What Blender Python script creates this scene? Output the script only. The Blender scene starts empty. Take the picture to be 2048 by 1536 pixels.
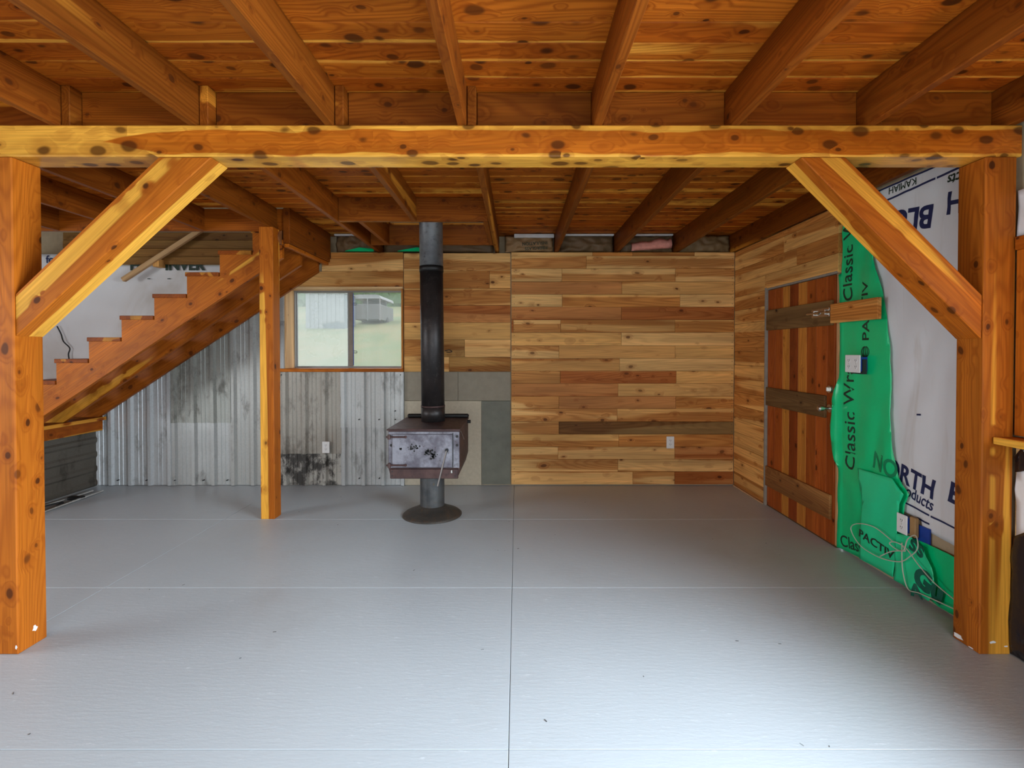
import bpy, bmesh, math, random
from mathutils import Matrix, Vector, noise as mnoise
random.seed(7)
S = bpy.context.scene
COL = S.collection
RAD = math.radians

# ------------------------------------------------------------------ camera
cam_d = bpy.data.cameras.new('camera')
cam = bpy.data.objects.new('camera', cam_d); COL.objects.link(cam)
cam_d.sensor_width = 36; cam_d.sensor_fit = 'HORIZONTAL'
cam_d.lens = 1000 / 2048 * 36
cam_d.shift_x = -10 / 2048
cam_d.shift_y = -52 / 2048
cam_d.clip_start = 0.02; cam_d.clip_end = 500
cam.location = (0, 0, 1.42)
cam.rotation_euler = (RAD(90 - 0.8), 0, 0)
S.camera = cam

# ------------------------------------------------------------------ sky and daylight
world = bpy.data.worlds.new('overcast_sky'); S.world = world
world.use_nodes = True
bg = world.node_tree.nodes['Background']
bg.inputs[0].default_value = (0.86, 0.93, 1.0, 1)
bg.inputs[1].default_value = 2.2

def area(name, loc, rot, sx, sy, power, col):
    d = bpy.data.lights.new(name, 'AREA'); d.shape = 'RECTANGLE'
    d.size = sx; d.size_y = sy; d.energy = power; d.color = col
    o = bpy.data.objects.new(name, d); COL.objects.link(o)
    o.location = loc; o.rotation_euler = rot
    return o
# daylight entering by the windows of the room (each lamp stands outside a real opening)
area('daylight_right_window', (2.56, 0.50, 1.50), (0, RAD(90 - 20), 0), 0.86, 2.2, 205, (0.78, 0.90, 1.0)).data.spread = RAD(118)
area('daylight_glass_door', (0.0, -2.75, 1.30), (RAD(90 - 8), 0, 0), 3.2, 2.2, 100, (0.84, 0.94, 1.0))
area('daylight_left_window', (-6.5, 1.2, 1.5), (0, RAD(-90 + 8), 0), 1.3, 2.2, 135, (0.90, 0.96, 1.0))

S.view_settings.view_transform = 'Standard'
S.view_settings.look = 'None'
S.view_settings.exposure = 0.26
S.view_settings.gamma = 1.0
S.view_settings.use_curve_mapping = False

# ------------------------------------------------------------------ helpers
W = {}
def put(o, M, parent=None):
    if parent is not None:
        o.parent = parent
        o.matrix_basis = W[parent.name].inverted() @ M
    else:
        o.matrix_basis = M
    W[o.name] = M.copy()
    return o
def T(x, y, z): return Matrix.Translation((x, y, z))
def frame(org, xa, ya):
    xa = Vector(xa).normalized(); ya = Vector(ya)
    ya = (ya - xa * ya.dot(xa)).normalized(); za = xa.cross(ya)
    M = Matrix((xa, ya, za)).transposed().to_4x4(); M.translation = Vector(org)
    return M
def tag(o, label=None, cat=None, group=None, kind=None):
    if label: o['label'] = label
    if cat: o['category'] = cat
    if group: o['group'] = group
    if kind: o['kind'] = kind
    return o
def empty(name, loc, label=None, cat=None, group=None, kind=None):
    o = bpy.data.objects.new(name, None); COL.objects.link(o)
    o.empty_display_size = 0.1
    put(o, T(*loc)); tag(o, label, cat, group, kind)
    return o
def link(name, bm, mat, M=None, parent=None, color=None, smooth=False):
    me = bpy.data.meshes.new(name)
    bmesh.ops.recalc_face_normals(bm, faces=bm.faces[:])
    bm.to_mesh(me); bm.free()
    if smooth:
        for p in me.polygons: p.use_smooth = True
    me.materials.append(mat)
    o = bpy.data.objects.new(name, me); COL.objects.link(o)
    put(o, M or Matrix.Identity(4), parent)
    if color: o.color = (color[0], color[1], color[2], 1)
    return o
def bbox(bm, x0, x1, y0, y1, z0, z1, bev=0.0):
    g = bmesh.ops.create_cube(bm, size=1)
    vs = g['verts']
    for v in vs:
        v.co = Vector(((x0 + x1) / 2 + v.co.x * (x1 - x0), (y0 + y1) / 2 + v.co.y * (y1 - y0), (z0 + z1) / 2 + v.co.z * (z1 - z0)))
    if bev:
        es = list({e for v in vs for e in v.link_edges})
        bmesh.ops.bevel(bm, geom=es, offset=bev, segments=1, affect='EDGES', profile=0.5)
def cyl(bm, p0, p1, r0, r1=None, seg=20, caps=True):
    p0 = Vector(p0); p1 = Vector(p1); r1 = r0 if r1 is None else r1
    d = (p1 - p0).normalized()
    a = d.orthogonal().normalized(); b = d.cross(a)
    A = []; Bv = []
    for i in range(seg):
        t = 2 * math.pi * i / seg; q = a * math.cos(t) + b * math.sin(t)
        A.append(bm.verts.new(p0 + q * r0)); Bv.append(bm.verts.new(p1 + q * r1))
    for i in range(seg):
        j = (i + 1) % seg
        bm.faces.new((A[i], A[j], Bv[j], Bv[i]))
    if caps:
        bm.faces.new(A[::-1]); bm.faces.new(Bv)
def lathe(bm, prof, seg=40):
    rings = []
    for r, z in prof:
        rings.append([bm.verts.new((r * math.cos(2 * math.pi * i / seg), r * math.sin(2 * math.pi * i / seg), z)) for i in range(seg)])
    for a, b in zip(rings, rings[1:]):
        for i in range(seg):
            j = (i + 1) % seg
            bm.faces.new((a[i], a[j], b[j], b[i]))
    bm.faces.new(rings[0][::-1]); bm.faces.new(rings[-1])
def tube(bm, pts, r, seg=8):
    pts = [Vector(p) for p in pts]
    rings = []; a = None
    for i, p in enumerate(pts):
        d = (pts[min(i + 1, len(pts) - 1)] - pts[max(i - 1, 0)]).normalized()
        a = d.orthogonal().normalized() if a is None else (a - d * a.dot(d)).normalized()
        b = d.cross(a)
        rings.append([bm.verts.new(p + (a * math.cos(2 * math.pi * k / seg) + b * math.sin(2 * math.pi * k / seg)) * r) for k in range(seg)])
    for u, v in zip(rings, rings[1:]):
        for k in range(seg):
            j = (k + 1) % seg
            bm.faces.new((u[k], u[j], v[j], v[k]))
    bm.faces.new(rings[0][::-1]); bm.faces.new(rings[-1])
def spline(pts, n=10):
    P = [Vector(p) for p in pts]; P = [P[0]] + P + [P[-1]]
    out = []
    for i in range(1, len(P) - 2):
        for k in range(n):
            t = k / n
            out.append(0.5 * ((2 * P[i]) + (P[i + 1] - P[i - 1]) * t + (2 * P[i - 1] - 5 * P[i] + 4 * P[i + 1] - P[i + 2]) * t * t + (3 * P[i] - P[i - 1] - 3 * P[i + 1] + P[i + 2]) * t ** 3))
    out.append(P[-2]); return out
def board(name, x0, x1, y0, y1, z0, z1, axis, mat, parent=None, color=None, bev=0.003):
    """box whose local X runs along the grain (world axis 'x', 'y' or 'z')"""
    c = ((x0 + x1) / 2, (y0 + y1) / 2, (z0 + z1) / 2)
    d = (x1 - x0, y1 - y0, z1 - z0)
    if axis == 'x': M = frame(c, (1, 0, 0), (0, 1, 0)); l = d
    elif axis == 'y': M = frame(c, (0, 1, 0), (-1, 0, 0)); l = (d[1], d[0], d[2])
    else: M = frame(c, (0, 0, 1), (1, 0, 0)); l = (d[2], d[0], d[1])
    bm = bmesh.new()
    bbox(bm, -l[0] / 2, l[0] / 2, -l[1] / 2, l[1] / 2, -l[2] / 2, l[2] / 2, bev)
    return link(name, bm, mat, M, parent, color)
def prism_xz(name, poly, y0, y1, ang, mat, parent=None, color=None, bev=0.003):
    """polygon in the X-Z plane pushed through in Y, grain at angle ang to X"""
    cx = sum(p[0] for p in poly) / len(poly); cz = sum(p[1] for p in poly) / len(poly)
    ca, sa = math.cos(ang), math.sin(ang)
    M = frame((cx, (y0 + y1) / 2, cz), (ca, 0, sa), (0, 1, 0))
    Mi = M.inverted()
    bm = bmesh.new()
    A = [bm.verts.new(Mi @ Vector((p[0], y0, p[1]))) for p in poly]
    Bv = [bm.verts.new(Mi @ Vector((p[0], y1, p[1]))) for p in poly]
    n = len(poly)
    for i in range(n):
        j = (i + 1) % n
        bm.faces.new((A[i], A[j], Bv[j], Bv[i]))
    bm.faces.new(A[::-1]); bm.faces.new(Bv)
    if bev:
        bmesh.ops.bevel(bm, geom=bm.edges[:], offset=bev, segments=1, affect='EDGES', profile=0.5)
    return link(name, bm, mat, M, parent, color)
def jit(c, a=0.08):
    k = 1 + random.uniform(-a, a); h = random.uniform(-a, a) * 0.4
    return (c[0] * k * (1 + h), c[1] * k, c[2] * k * (1 - h))

# ------------------------------------------------------------------ materials
class NT:
    def __init__(s, name):
        s.m = bpy.data.materials.new(name); s.m.use_nodes = True
        s.t = s.m.node_tree; s.b = s.t.nodes['Principled BSDF']; s.out = s.t.nodes['Material Output']
    def n(s, typ, **kw):
        nd = s.t.nodes.new(typ)
        for k, v in kw.items(): setattr(nd, k, v)
        return nd
    def l(s, a, b): s.t.links.new(a, b)
    def sock(s, v, tgt):
        if hasattr(v, 'links'): s.l(v, tgt)
        else: tgt.default_value = v
    def math(s, op, a, b=0.0, c=0.0, clamp=False):
        nd = s.n('ShaderNodeMath', operation=op); nd.use_clamp = clamp
        s.sock(a, nd.inputs[0]); s.sock(b, nd.inputs[1]); s.sock(c, nd.inputs[2])
        return nd.outputs[0]
    def vmul(s, v, k):
        nd = s.n('ShaderNodeVectorMath', operation='MULTIPLY'); s.l(v, nd.inputs[0]); nd.inputs[1].default_value = k
        return nd.outputs[0]
    def vadd(s, a, b):
        nd = s.n('ShaderNodeVectorMath', operation='ADD'); s.l(a, nd.inputs[0]); s.sock(b, nd.inputs[1])
        return nd.outputs[0]
    def noise(s, v, scale=1.0, detail=3.0, rough=0.5, dist=0.0):
        nd = s.n('ShaderNodeTexNoise'); s.l(v, nd.inputs['Vector'])
        nd.inputs['Scale'].default_value = scale; nd.inputs['Detail'].default_value = detail
        nd.inputs['Roughness'].default_value = rough; nd.inputs['Distortion'].default_value = dist
        return nd.outputs[0]
    def ss(s, x, a, b, t0=0.0, t1=1.0):
        nd = s.n('ShaderNodeMapRange', interpolation_type='SMOOTHSTEP'); s.l(x, nd.inputs[0])
        s.sock(a, nd.inputs[1]); s.sock(b, nd.inputs[2]); nd.inputs[3].default_value = t0; nd.inputs[4].default_value = t1
        return nd.outputs[0]
    def mix(s, f, a, b, mode='MIX'):
        nd = s.n('ShaderNodeMix', data_type='RGBA', blend_type=mode)
        s.sock(f, nd.inputs[0])
        for v, i in ((a, 6), (b, 7)):
            if hasattr(v, 'links'): s.l(v, nd.inputs[i])
            else: nd.inputs[i].default_value = (v[0], v[1], v[2], 1)
        return nd.outputs[2]
    def grey(s, f):
        nd = s.n('ShaderNodeCombineColor')
        for i in range(3): s.l(f, nd.inputs[i])
        return nd.outputs[0]
    def bump(s, h, st, d=0.01):
        nd = s.n('ShaderNodeBump'); nd.inputs['Strength'].default_value = st; nd.inputs['Distance'].default_value = d
        s.l(h, nd.inputs['Height']); s.l(nd.outputs[0], s.b.inputs['Normal'])
    def coords(s, rnd=True):
        tc = s.n('ShaderNodeTexCoord'); oi = s.n('ShaderNodeObjectInfo')
        s.oi = oi
        if not rnd: return tc.outputs['Object'], tc.outputs['Object']
        cb = s.n('ShaderNodeCombineXYZ')
        s.l(s.math('MULTIPLY', oi.outputs['Random'], 53.0), cb.inputs[0])
        s.l(s.math('MULTIPLY', oi.outputs['Random'], 91.0), cb.inputs[1])
        s.l(s.math('MULTIPLY', oi.outputs['Random'], 37.0), cb.inputs[2])
        return s.vadd(tc.outputs['Object'], cb.outputs[0]), tc.outputs['Object']

def wood(name, heart, sap, knotc, sap_at=0.60, sap_w=0.03, rough=0.45, ring=0.30, knots=(7, 10, 10), kr=0.15, tint=True, mode=None, saw=0.0, spec=0.4, coat=0.0, sapk=(0.3, 6, 6)):
    t = NT(name); P, L = t.coords()
    # knots
    vo = t.n('ShaderNodeTexVoronoi', feature='F1'); vo.inputs['Scale'].default_value = 1.0
    wob = t.noise(t.vmul(P, (6, 14, 14)), 1.0, 1)
    t.l(t.vadd(t.vmul(P, knots), t.grey(t.math('MULTIPLY', wob, 0.25))), vo.inputs['Vector'])
    d = vo.outputs['Distance']
    kc = t.n('ShaderNodeSeparateColor'); t.l(vo.outputs['Color'], kc.inputs[0])
    d = t.math('DIVIDE', d, t.math('MULTIPLY_ADD', kc.outputs[0], 0.9, 0.35))
    knot = t.math('MULTIPLY', t.ss(d, kr * 0.6, kr * 0.95, 1.0, 0.0), t.math('MULTIPLY_ADD', kc.outputs[1], 0.35, 0.65))
    halo = t.ss(d, kr * 0.9, kr * 2.4, 1.0, 0.0)
    # growth rings: contour lines of a stretched noise, bending round the knots
    fld = t.math('ADD', t.noise(t.vmul(P, (0.45, 5.5, 5.5)), 1.0, 1.0, 0.4), t.math('MULTIPLY', halo, 0.055))
    rg = t.math('SINE', t.math('ADD', t.math('MULTIPLY', fld, 150.0), t.math('MULTIPLY', t.noise(t.vmul(P, (3, 60, 60)), 1.0, 2.0), 2.5)))
    rg2 = t.math('POWER', t.math('MULTIPLY_ADD', rg, 0.5, 0.5), 2.0)
    fine = t.noise(t.vmul(P, (2.2, 130, 130)), 1.0, 3.0, 0.6)
    broad = t.noise(t.vmul(P, (0.7, 9, 9)), 1.0, 2.0)
    if mode == 'beam':
        sx = t.n('ShaderNodeSeparateXYZ'); t.l(L, sx.inputs[0])
        n1 = t.noise(t.vmul(L, (2.3, 0.3, 0.3)), 1.0, 2.0)
        zz = t.math('ABSOLUTE', t.math('ADD', sx.outputs[2], t.math('MULTIPLY_ADD', n1, 0.07, -0.028)))
        hw = t.ss(sx.outputs[0], -2.15, -1.55, -0.03, 0.053)
        sapf = t.ss(t.math('SUBTRACT', zz, hw), -0.003, 0.004)
    else:
        sapn = t.math('ADD', t.noise(t.vmul(P, sapk), 1.0, 1.0, 0.4), t.math('MULTIPLY', halo, -0.03))
        sapf = t.ss(sapn, sap_at - sap_w, sap_at + sap_w)
    if mode == 'deck':
        sx = t.n('ShaderNodeSeparateXYZ'); t.l(L, sx.inputs[0])
        n1 = t.noise(t.vmul(P, (1.6, 0.3, 0.3)), 1.0, 2.0)
        on = t.math('GREATER_THAN', t.math('FRACT', t.math('MULTIPLY', t.oi.outputs['Random'], 17.0)), 0.35)
        yy = t.math('ADD', sx.outputs[1], t.math('MULTIPLY_ADD', n1, 0.06, -0.03))
        sapf = t.math('MAXIMUM', sapf, t.math('MULTIPLY', t.ss(yy, 0.046, 0.052), on))
    base = t.mix(sapf, heart, sap)
    v = t.math('MULTIPLY_ADD', t.math('SUBTRACT', broad, 0.5), 1.1, 1.0)
    v = t.math('MULTIPLY', v, t.math('MULTIPLY_ADD', t.math('SUBTRACT', fine, 0.5), 0.9, 1.0))
    base = t.mix(1.0, base, t.grey(v), 'MULTIPLY')
    dark = (heart[0] * 0.55, heart[1] * 0.38, heart[2] * 0.3)
    rm = t.math('MULTIPLY', rg2, t.math('MULTIPLY_ADD', sapf, -0.65 * ring, ring))
    base = t.mix(rm, base, dark)
    base = t.mix(t.math('MULTIPLY', halo, 0.35), base, dark)
    base = t.mix(t.math('MULTIPLY', knot, 0.95), base, knotc)
    if tint: base = t.mix(1.0, base, t.oi.outputs['Color'], 'MULTIPLY')
    t.l(base, t.b.inputs['Base Color'])
    t.l(t.math('MULTIPLY_ADD', fine, 0.2, rough - 0.1), t.b.inputs['Roughness'])
    t.b.inputs['Specular IOR Level'].default_value = spec
    t.b.inputs['Coat Weight'].default_value = coat; t.b.inputs['Coat Roughness'].default_value = 0.25
    h = t.math('ADD', t.math('MULTIPLY', fine, 0.5), t.math('MULTIPLY', rg2, 0.25))
    if saw:
        h = t.math('ADD', h, t.math('MULTIPLY', t.noise(t.vmul(P, (90, 4, 4)), 1.0, 2.0), saw))
    t.bump(h, 0.25, 0.002)
    return t.m

def plain(name, col, rough=0.5, metal=0.0, var=0.0, vs=20.0, bump=0.0, spec=0.5, tint=False, trans=0.0):
    t = NT(name); P, L = t.coords()
    c = None
    if var:
        n = t.noise(P, vs, 4.0, 0.6)
        c = t.mix(1.0, col, t.grey(t.math('MULTIPLY_ADD', t.math('SUBTRACT', n, 0.5), 2 * var, 1.0)), 'MULTIPLY')
        if bump: t.bump(n, bump, 0.01)
    if tint:
        c = t.mix(1.0, c if c else col, t.oi.outputs['Color'], 'MULTIPLY')
    if c: t.l(c, t.b.inputs['Base Color'])
    else: t.b.inputs['Base Color'].default_value = (*col, 1)
    t.b.inputs['Roughness'].default_value = rough; t.b.inputs['Metallic'].default_value = metal
    t.b.inputs['Specular IOR Level'].default_value = spec
    if trans:
        t.b.inputs['Subsurface Weight'].default_value = 0
    return t.m

HEART = (0.42, 0.115, 0.009); SAP = (0.74, 0.36, 0.048); KN = (0.060, 0.015, 0.003)
M_joist = wood('stained_fir_joist', (0.215, 0.056, 0.005), (0.50, 0.19, 0.02), KN, sap_at=0.68, rough=0.5, saw=0.15, kr=0.20, ring=0.5, spec=0.14)
M_deck = wood('stained_pine_decking', (0.45, 0.118, 0.009), (0.76, 0.34, 0.045), KN, sap_at=0.62, sap_w=0.04, rough=0.55, ring=0.6, kr=0.30, saw=0.3, spec=0.12, mode='deck')
M_post = wood('oiled_fir_timber', HEART, SAP, KN, sap_at=0.56, sap_w=0.012, rough=0.48, ring=0.38, kr=0.20, sapk=(0.16, 7, 7), spec=0.14)
M_pale = wood('oiled_sapwood_timber', HEART, SAP, KN, sap_at=0.44, sap_w=0.012, rough=0.48, ring=0.3, kr=0.17, sapk=(0.16, 9, 9), spec=0.14)
M_post2 = wood('oiled_fir_heartwood', (0.36, 0.10, 0.009), (0.66, 0.30, 0.035), KN, sap_at=0.66, sap_w=0.012, rough=0.48, ring=0.42, kr=0.20, sapk=(0.16, 7, 7), spec=0.14)
M_beam = wood('oiled_crossbeam_timber', (0.46, 0.125, 0.009), SAP, KN, mode='beam', rough=0.36, ring=0.4, knots=(8, 13, 13), kr=0.36, coat=0.35, spec=0.14)
M_pine = wood('bare_pine_plank', (0.53, 0.235, 0.065), (0.74, 0.425, 0.155), (0.11, 0.035, 0.010), sap_at=0.48, sap_w=0.025, rough=0.6, ring=0.5, kr=0.15, knots=(5, 9, 9), spec=0.15)
M_door = wood('cedar_door_board', (0.42, 0.125, 0.025), (0.50, 0.17, 0.035), KN, sap_at=0.7, rough=0.45, ring=0.4, kr=0.18, spec=0.14)
M_old = wood('weathered_brown_board', (0.145, 0.075, 0.026), (0.21, 0.12, 0.045), (0.025, 0.012, 0.005), sap_at=0.55, sap_w=0.1, rough=0.65, ring=0.5, spec=0.2)
M_raw = wood('raw_softwood', (0.62, 0.42, 0.24), (0.72, 0.54, 0.34), (0.2, 0.09, 0.03), rough=0.6, ring=0.2, kr=0.08, spec=0.2)

def floor_mat():
    t = NT('grey_white_floor_paint'); P, L = t.coords(False)
    n = t.noise(L, 1.3, 4.0, 0.6); n2 = t.noise(t.vmul(L, (14, 60, 14)), 1.0, 3.0, 0.65)
    c = t.mix(n, (0.42, 0.47, 0.505), (0.48, 0.53, 0.565))
    flake = t.ss(n2, 0.64, 0.74)
    c = t.mix(t.math('MULTIPLY', flake, 0.5), c, (0.68, 0.73, 0.77))
    dirt = t.ss(t.noise(L, 0.9, 5.0, 0.7), 0.52, 0.75)
    c = t.mix(t.math('MULTIPLY', dirt, 0.30), c, (0.335, 0.325, 0.315))
    t.l(c, t.b.inputs['Base Color'])
    t.l(t.math('MULTIPLY_ADD', n2, 0.25, 0.28), t.b.inputs['Roughness'])
    t.bump(n2, 0.3, 0.004)
    return t.m
M_floor = floor_mat()

def metal_mat():
    t = NT('old_galvanised_sheet'); P, L = t.coords()
    n = t.noise(t.vmul(P, (4.5, 4.5, 2.0)), 1.0, 6.0, 0.72)
    sp = t.noise(P, 55.0, 3.0, 0.6)
    c = t.mix(sp, (0.40, 0.41, 0.41), (0.56, 0.57, 0.57))
    st = t.ss(n, 0.52, 0.68)
    c = t.mix(t.math('MULTIPLY', st, 0.65), c, (0.15, 0.14, 0.125))
    ru = t.ss(t.noise(t.vmul(P, (7, 7, 2.5)), 1.0, 5.0, 0.7), 0.62, 0.78)
    c = t.mix(t.math('MULTIPLY', ru, 0.4), c, (0.24, 0.15, 0.08))
    c = t.mix(1.0, c, t.oi.outputs['Color'], 'MULTIPLY')
    t.l(c, t.b.inputs['Base Color'])
    t.b.inputs['Metallic'].default_value = 0.35
    t.l(t.math('MULTIPLY_ADD', st, 0.3, 0.38), t.b.inputs['Roughness'])
    t.bump(sp, 0.08, 0.003)
    return t.m
M_metal = metal_mat()
def mouldy_mat():
    t = NT('mould_stained_sheet'); P, L = t.coords()
    n = t.noise(t.vmul(P, (9, 9, 6)), 1.0, 6.0, 0.7)
    c = t.mix(t.ss(n, 0.42, 0.58), (0.42, 0.40, 0.36), (0.055, 0.05, 0.045))
    t.l(t.mix(1.0, c, t.oi.outputs['Color'], 'MULTIPLY'), t.b.inputs['Base Color'])
    t.b.inputs['Roughness'].default_value = 0.7; t.b.inputs['Metallic'].default_value = 0.2
    return t.m
M_mould = mouldy_mat()

def iron_mat(name, a, b, c2, rough=0.5):
    t = NT(name); P, L = t.coords()
    n = t.noise(P, 5.0, 6.0, 0.7); n2 = t.noise(P, 26.0, 4.0, 0.7)
    c = t.mix(t.ss(n, 0.35, 0.65), a, b)
    c = t.mix(t.math('MULTIPLY', t.ss(n2, 0.55, 0.75), 0.7), c, c2)
    t.l(c, t.b.inputs['Base Color'])
    t.b.inputs['Metallic'].default_value = 0.5
    t.l(t.math('MULTIPLY_ADD', n2, 0.3, rough - 0.15), t.b.inputs['Roughness'])
    t.bump(n2, 0.12, 0.003)
    return t.m
M_iron = iron_mat('rusty_dark_iron', (0.055, 0.03, 0.03), (0.10, 0.055, 0.05), (0.03, 0.022, 0.022))
M_face = iron_mat('ashy_stove_face', (0.12, 0.11, 0.135), (0.29, 0.29, 0.33), (0.07, 0.045, 0.045), 0.55)
M_flue = iron_mat('black_flue_steel', (0.024, 0.021, 0.021), (0.042, 0.034, 0.033), (0.10, 0.085, 0.08), 0.45)
M_flue2 = iron_mat('grey_flue_steel', (0.10, 0.10, 0.105), (0.16, 0.16, 0.165), (0.035, 0.03, 0.03), 0.45)
M_ped = iron_mat('pedestal_steel', (0.05, 0.055, 0.06), (0.10, 0.10, 0.10), (0.12, 0.075, 0.04), 0.5)
M_black = plain('black_iron', (0.012, 0.011, 0.011), 0.5, 0.3)
M_chrome = plain('bright_steel', (0.6, 0.58, 0.55), 0.28, 1.0, 0.15, 40)
M_hand = plain('dull_grey_iron', (0.16, 0.14, 0.13), 0.45, 0.6)
M_wplast = plain('white_plastic', (0.78, 0.77, 0.76), 0.4)
M_dark = plain('dark_slot', (0.02, 0.02, 0.02), 0.7)
M_blue = plain('blue_plastic_box', (0.01, 0.05, 0.32), 0.45)
M_osb = plain('pale_fibre_board', (0.50, 0.43, 0.33), 0.75, 0, 0.2, 30, 0.2, tint=True)
M_tan = plain('sheathing_board', (0.42, 0.32, 0.2), 0.8, 0, 0.25, 12)
M_kraft = plain('brown_kraft_paper', (0.20, 0.115, 0.05), 0.6, 0, 0.3, 8, 0.5, tint=True)
M_pink = plain('pink_glass_wool', (0.75, 0.32, 0.26), 0.9, 0, 0.3, 30, 0.6)
M_film = plain('black_poly_film', (0.012, 0.011, 0.014), 0.22, 0, 0.2, 10, 0.6)
M_ink = plain('black_print', (0.01, 0.03, 0.015), 0.6)
M_navy = plain('navy_print', (0.008, 0.014, 0.075), 0.6)
M_faint = plain('faint_print_under_film', (0.0, 0.22, 0.085), 0.5)
M_green_ink = plain('dark_green_print', (0.0, 0.10, 0.06), 0.5)
M_red = plain('red_print', (0.45, 0.03, 0.03), 0.6)
M_cable = plain('grey_cable_sheath', (0.52, 0.48, 0.40), 0.5)
M_alu = plain('grey_window_metal', (0.30, 0.29, 0.28), 0.45, 0.4)
M_slate = plain('green_grey_slate_board', (0.15, 0.15, 0.118), 0.7, 0, 0.35, 9, 0.2)
M_taupe = plain('taupe_cement_board', (0.26, 0.225, 0.17), 0.8, 0, 0.2, 14, 0.2)
M_grey_trim = plain('grey_weathered_trim', (0.26, 0.22, 0.18), 0.8, 0, 0.3, 25)

def wrap_mat(name, col, col2, rough, stain=0.0, stainc=(0.4, 0.3, 0.2), spec=0.5):
    t = NT(name); P, L = t.coords(False)
    n = t.noise(t.vmul(L, (2, 2, 1.2)), 1.0, 4.0, 0.6)
    c = t.mix(n, col, col2)
    if stain:
        s = t.ss(t.noise(t.vmul(L, (1.5, 5.5, 1.0)), 1.0, 4.0, 0.6, 1.0), 0.5, 0.72)
        c = t.mix(t.math('MULTIPLY', s, stain), c, stainc)
    t.l(c, t.b.inputs['Base Color']); t.b.inputs['Roughness'].default_value = rough
    t.b.inputs['Specular IOR Level'].default_value = spec
    weave = t.noise(t.vmul(L, (30, 30, 160)), 1.0, 2.0)
    t.bump(weave, 0.1, 0.002)
    return t.m
M_wrapw = wrap_mat('white_woven_housewrap', (0.68, 0.68, 0.70), (0.80, 0.79, 0.80), 0.5, 0.35)
M_wrapg = wrap_mat('green_poly_housewrap', (0.0, 0.50, 0.17), (0.0, 0.62, 0.23), 0.30)
M_wrapg2 = wrap_mat('pale_green_poly_housewrap', (0.01, 0.60, 0.26), (0.02, 0.68, 0.32), 0.22)

def glass(name, haze, hz=(0.8, 0.85, 0.85), scr=False):
    t = NT(name); t.t.nodes.remove(t.b)
    tr = t.n('ShaderNodeBsdfTransparent'); tl = t.n('ShaderNodeBsdfTranslucent'); tl.inputs[0].default_value = (*hz, 1)
    gl = t.n('ShaderNodeBsdfGlossy'); gl.inputs['Roughness'].default_value = 0.05
    tc = t.n('ShaderNodeTexCoord')
    n = t.noise(tc.outputs['Object'], 2.2, 4.0, 0.6)
    a = t.n('ShaderNodeMixShader'); t.l(t.math('MULTIPLY_ADD', n, haze * 0.8, haze * 0.6, True), a.inputs[0])
    t.l(tr.outputs[0], a.inputs[1]); t.l(tl.outputs[0], a.inputs[2])
    b = t.n('ShaderNodeMixShader'); b.inputs[0].default_value = 0.05
    t.l(a.outputs[0], b.inputs[1]); t.l(gl.outputs[0], b.inputs[2])
    t.l(b.outputs[0], t.out.inputs['Surface'])
    return t.m
M_pane = glass('dusty_window_glass', 0.10)
M_pane2 = glass('hazy_window_glass', 0.26)
M_clear = glass('clear_glass', 0.02)

# ------------------------------------------------------------------ text lettering (flat print)
def lettering(name, body, size, M, mat, parent, bold=0.0, sx=1.0, align='LEFT'):
    cu = bpy.data.curves.new('print', 'FONT'); cu.body = body; cu.size = size
    cu.align_x = align; cu.align_y = 'CENTER'; cu.offset = bold; cu.extrude = 0.0006; cu.resolution_u = 4
    to = bpy.data.objects.new('print', cu); COL.objects.link(to)
    dg = bpy.context.evaluated_depsgraph_get()
    me = bpy.data.meshes.new_from_object(to.evaluated_get(dg))
    bpy.data.objects.remove(to); bpy.data.curves.remove(cu)
    for v in me.vertices: v.co.x *= sx
    me.materials.clear(); me.materials.append(mat); me.name = name
    o = bpy.data.objects.new(name, me); COL.objects.link(o)
    put(o, M, parent); return o
def wallR(y, z, x, ang=0.0):
    """frame for print on the right wall: reads towards -Y when ang is 0"""
    a = RAD(ang)
    return frame((x, y, z), (0, -math.cos(a), math.sin(a)), (0, math.sin(a), math.cos(a)))
def wallB(x, z, y, ang=0.0):
    a = RAD(ang)
    return frame((x, y, z), (math.cos(a), 0, math.sin(a)), (-math.sin(a), 0, math.cos(a)))

# ================================================================== THE SETTING
XL, XR, YF, YB = -6.0, 2.34, -2.2, 5.26
# ------------------------------------------------------------------ floor
floor = empty('floor', (0, 0, 0), kind='structure')
bm = bmesh.new(); bbox(bm, XL - .1, XR + .1, YF - .1, YB + .25, -0.12, -0.019)
link('floor_base', bm, M_grey_trim, None, floor)
xs = [XL - .05, -4.91, -2.47, -0.03, 2.41]
ys = [YF - .05, -1.90, -0.68, 0.54, 1.762, 2.98, 4.20, 5.42]
for i in range(len(xs) - 1):
    for j in range(len(ys) - 1):
        bm = bmesh.new(); bbox(bm, xs[i] + .0012, xs[i + 1] - .0012, ys[j] + .0012, ys[j + 1] - .0012, -0.02, 0.0, 0.0015)
        link('floor_panel', bm, M_floor, None, floor)

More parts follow.
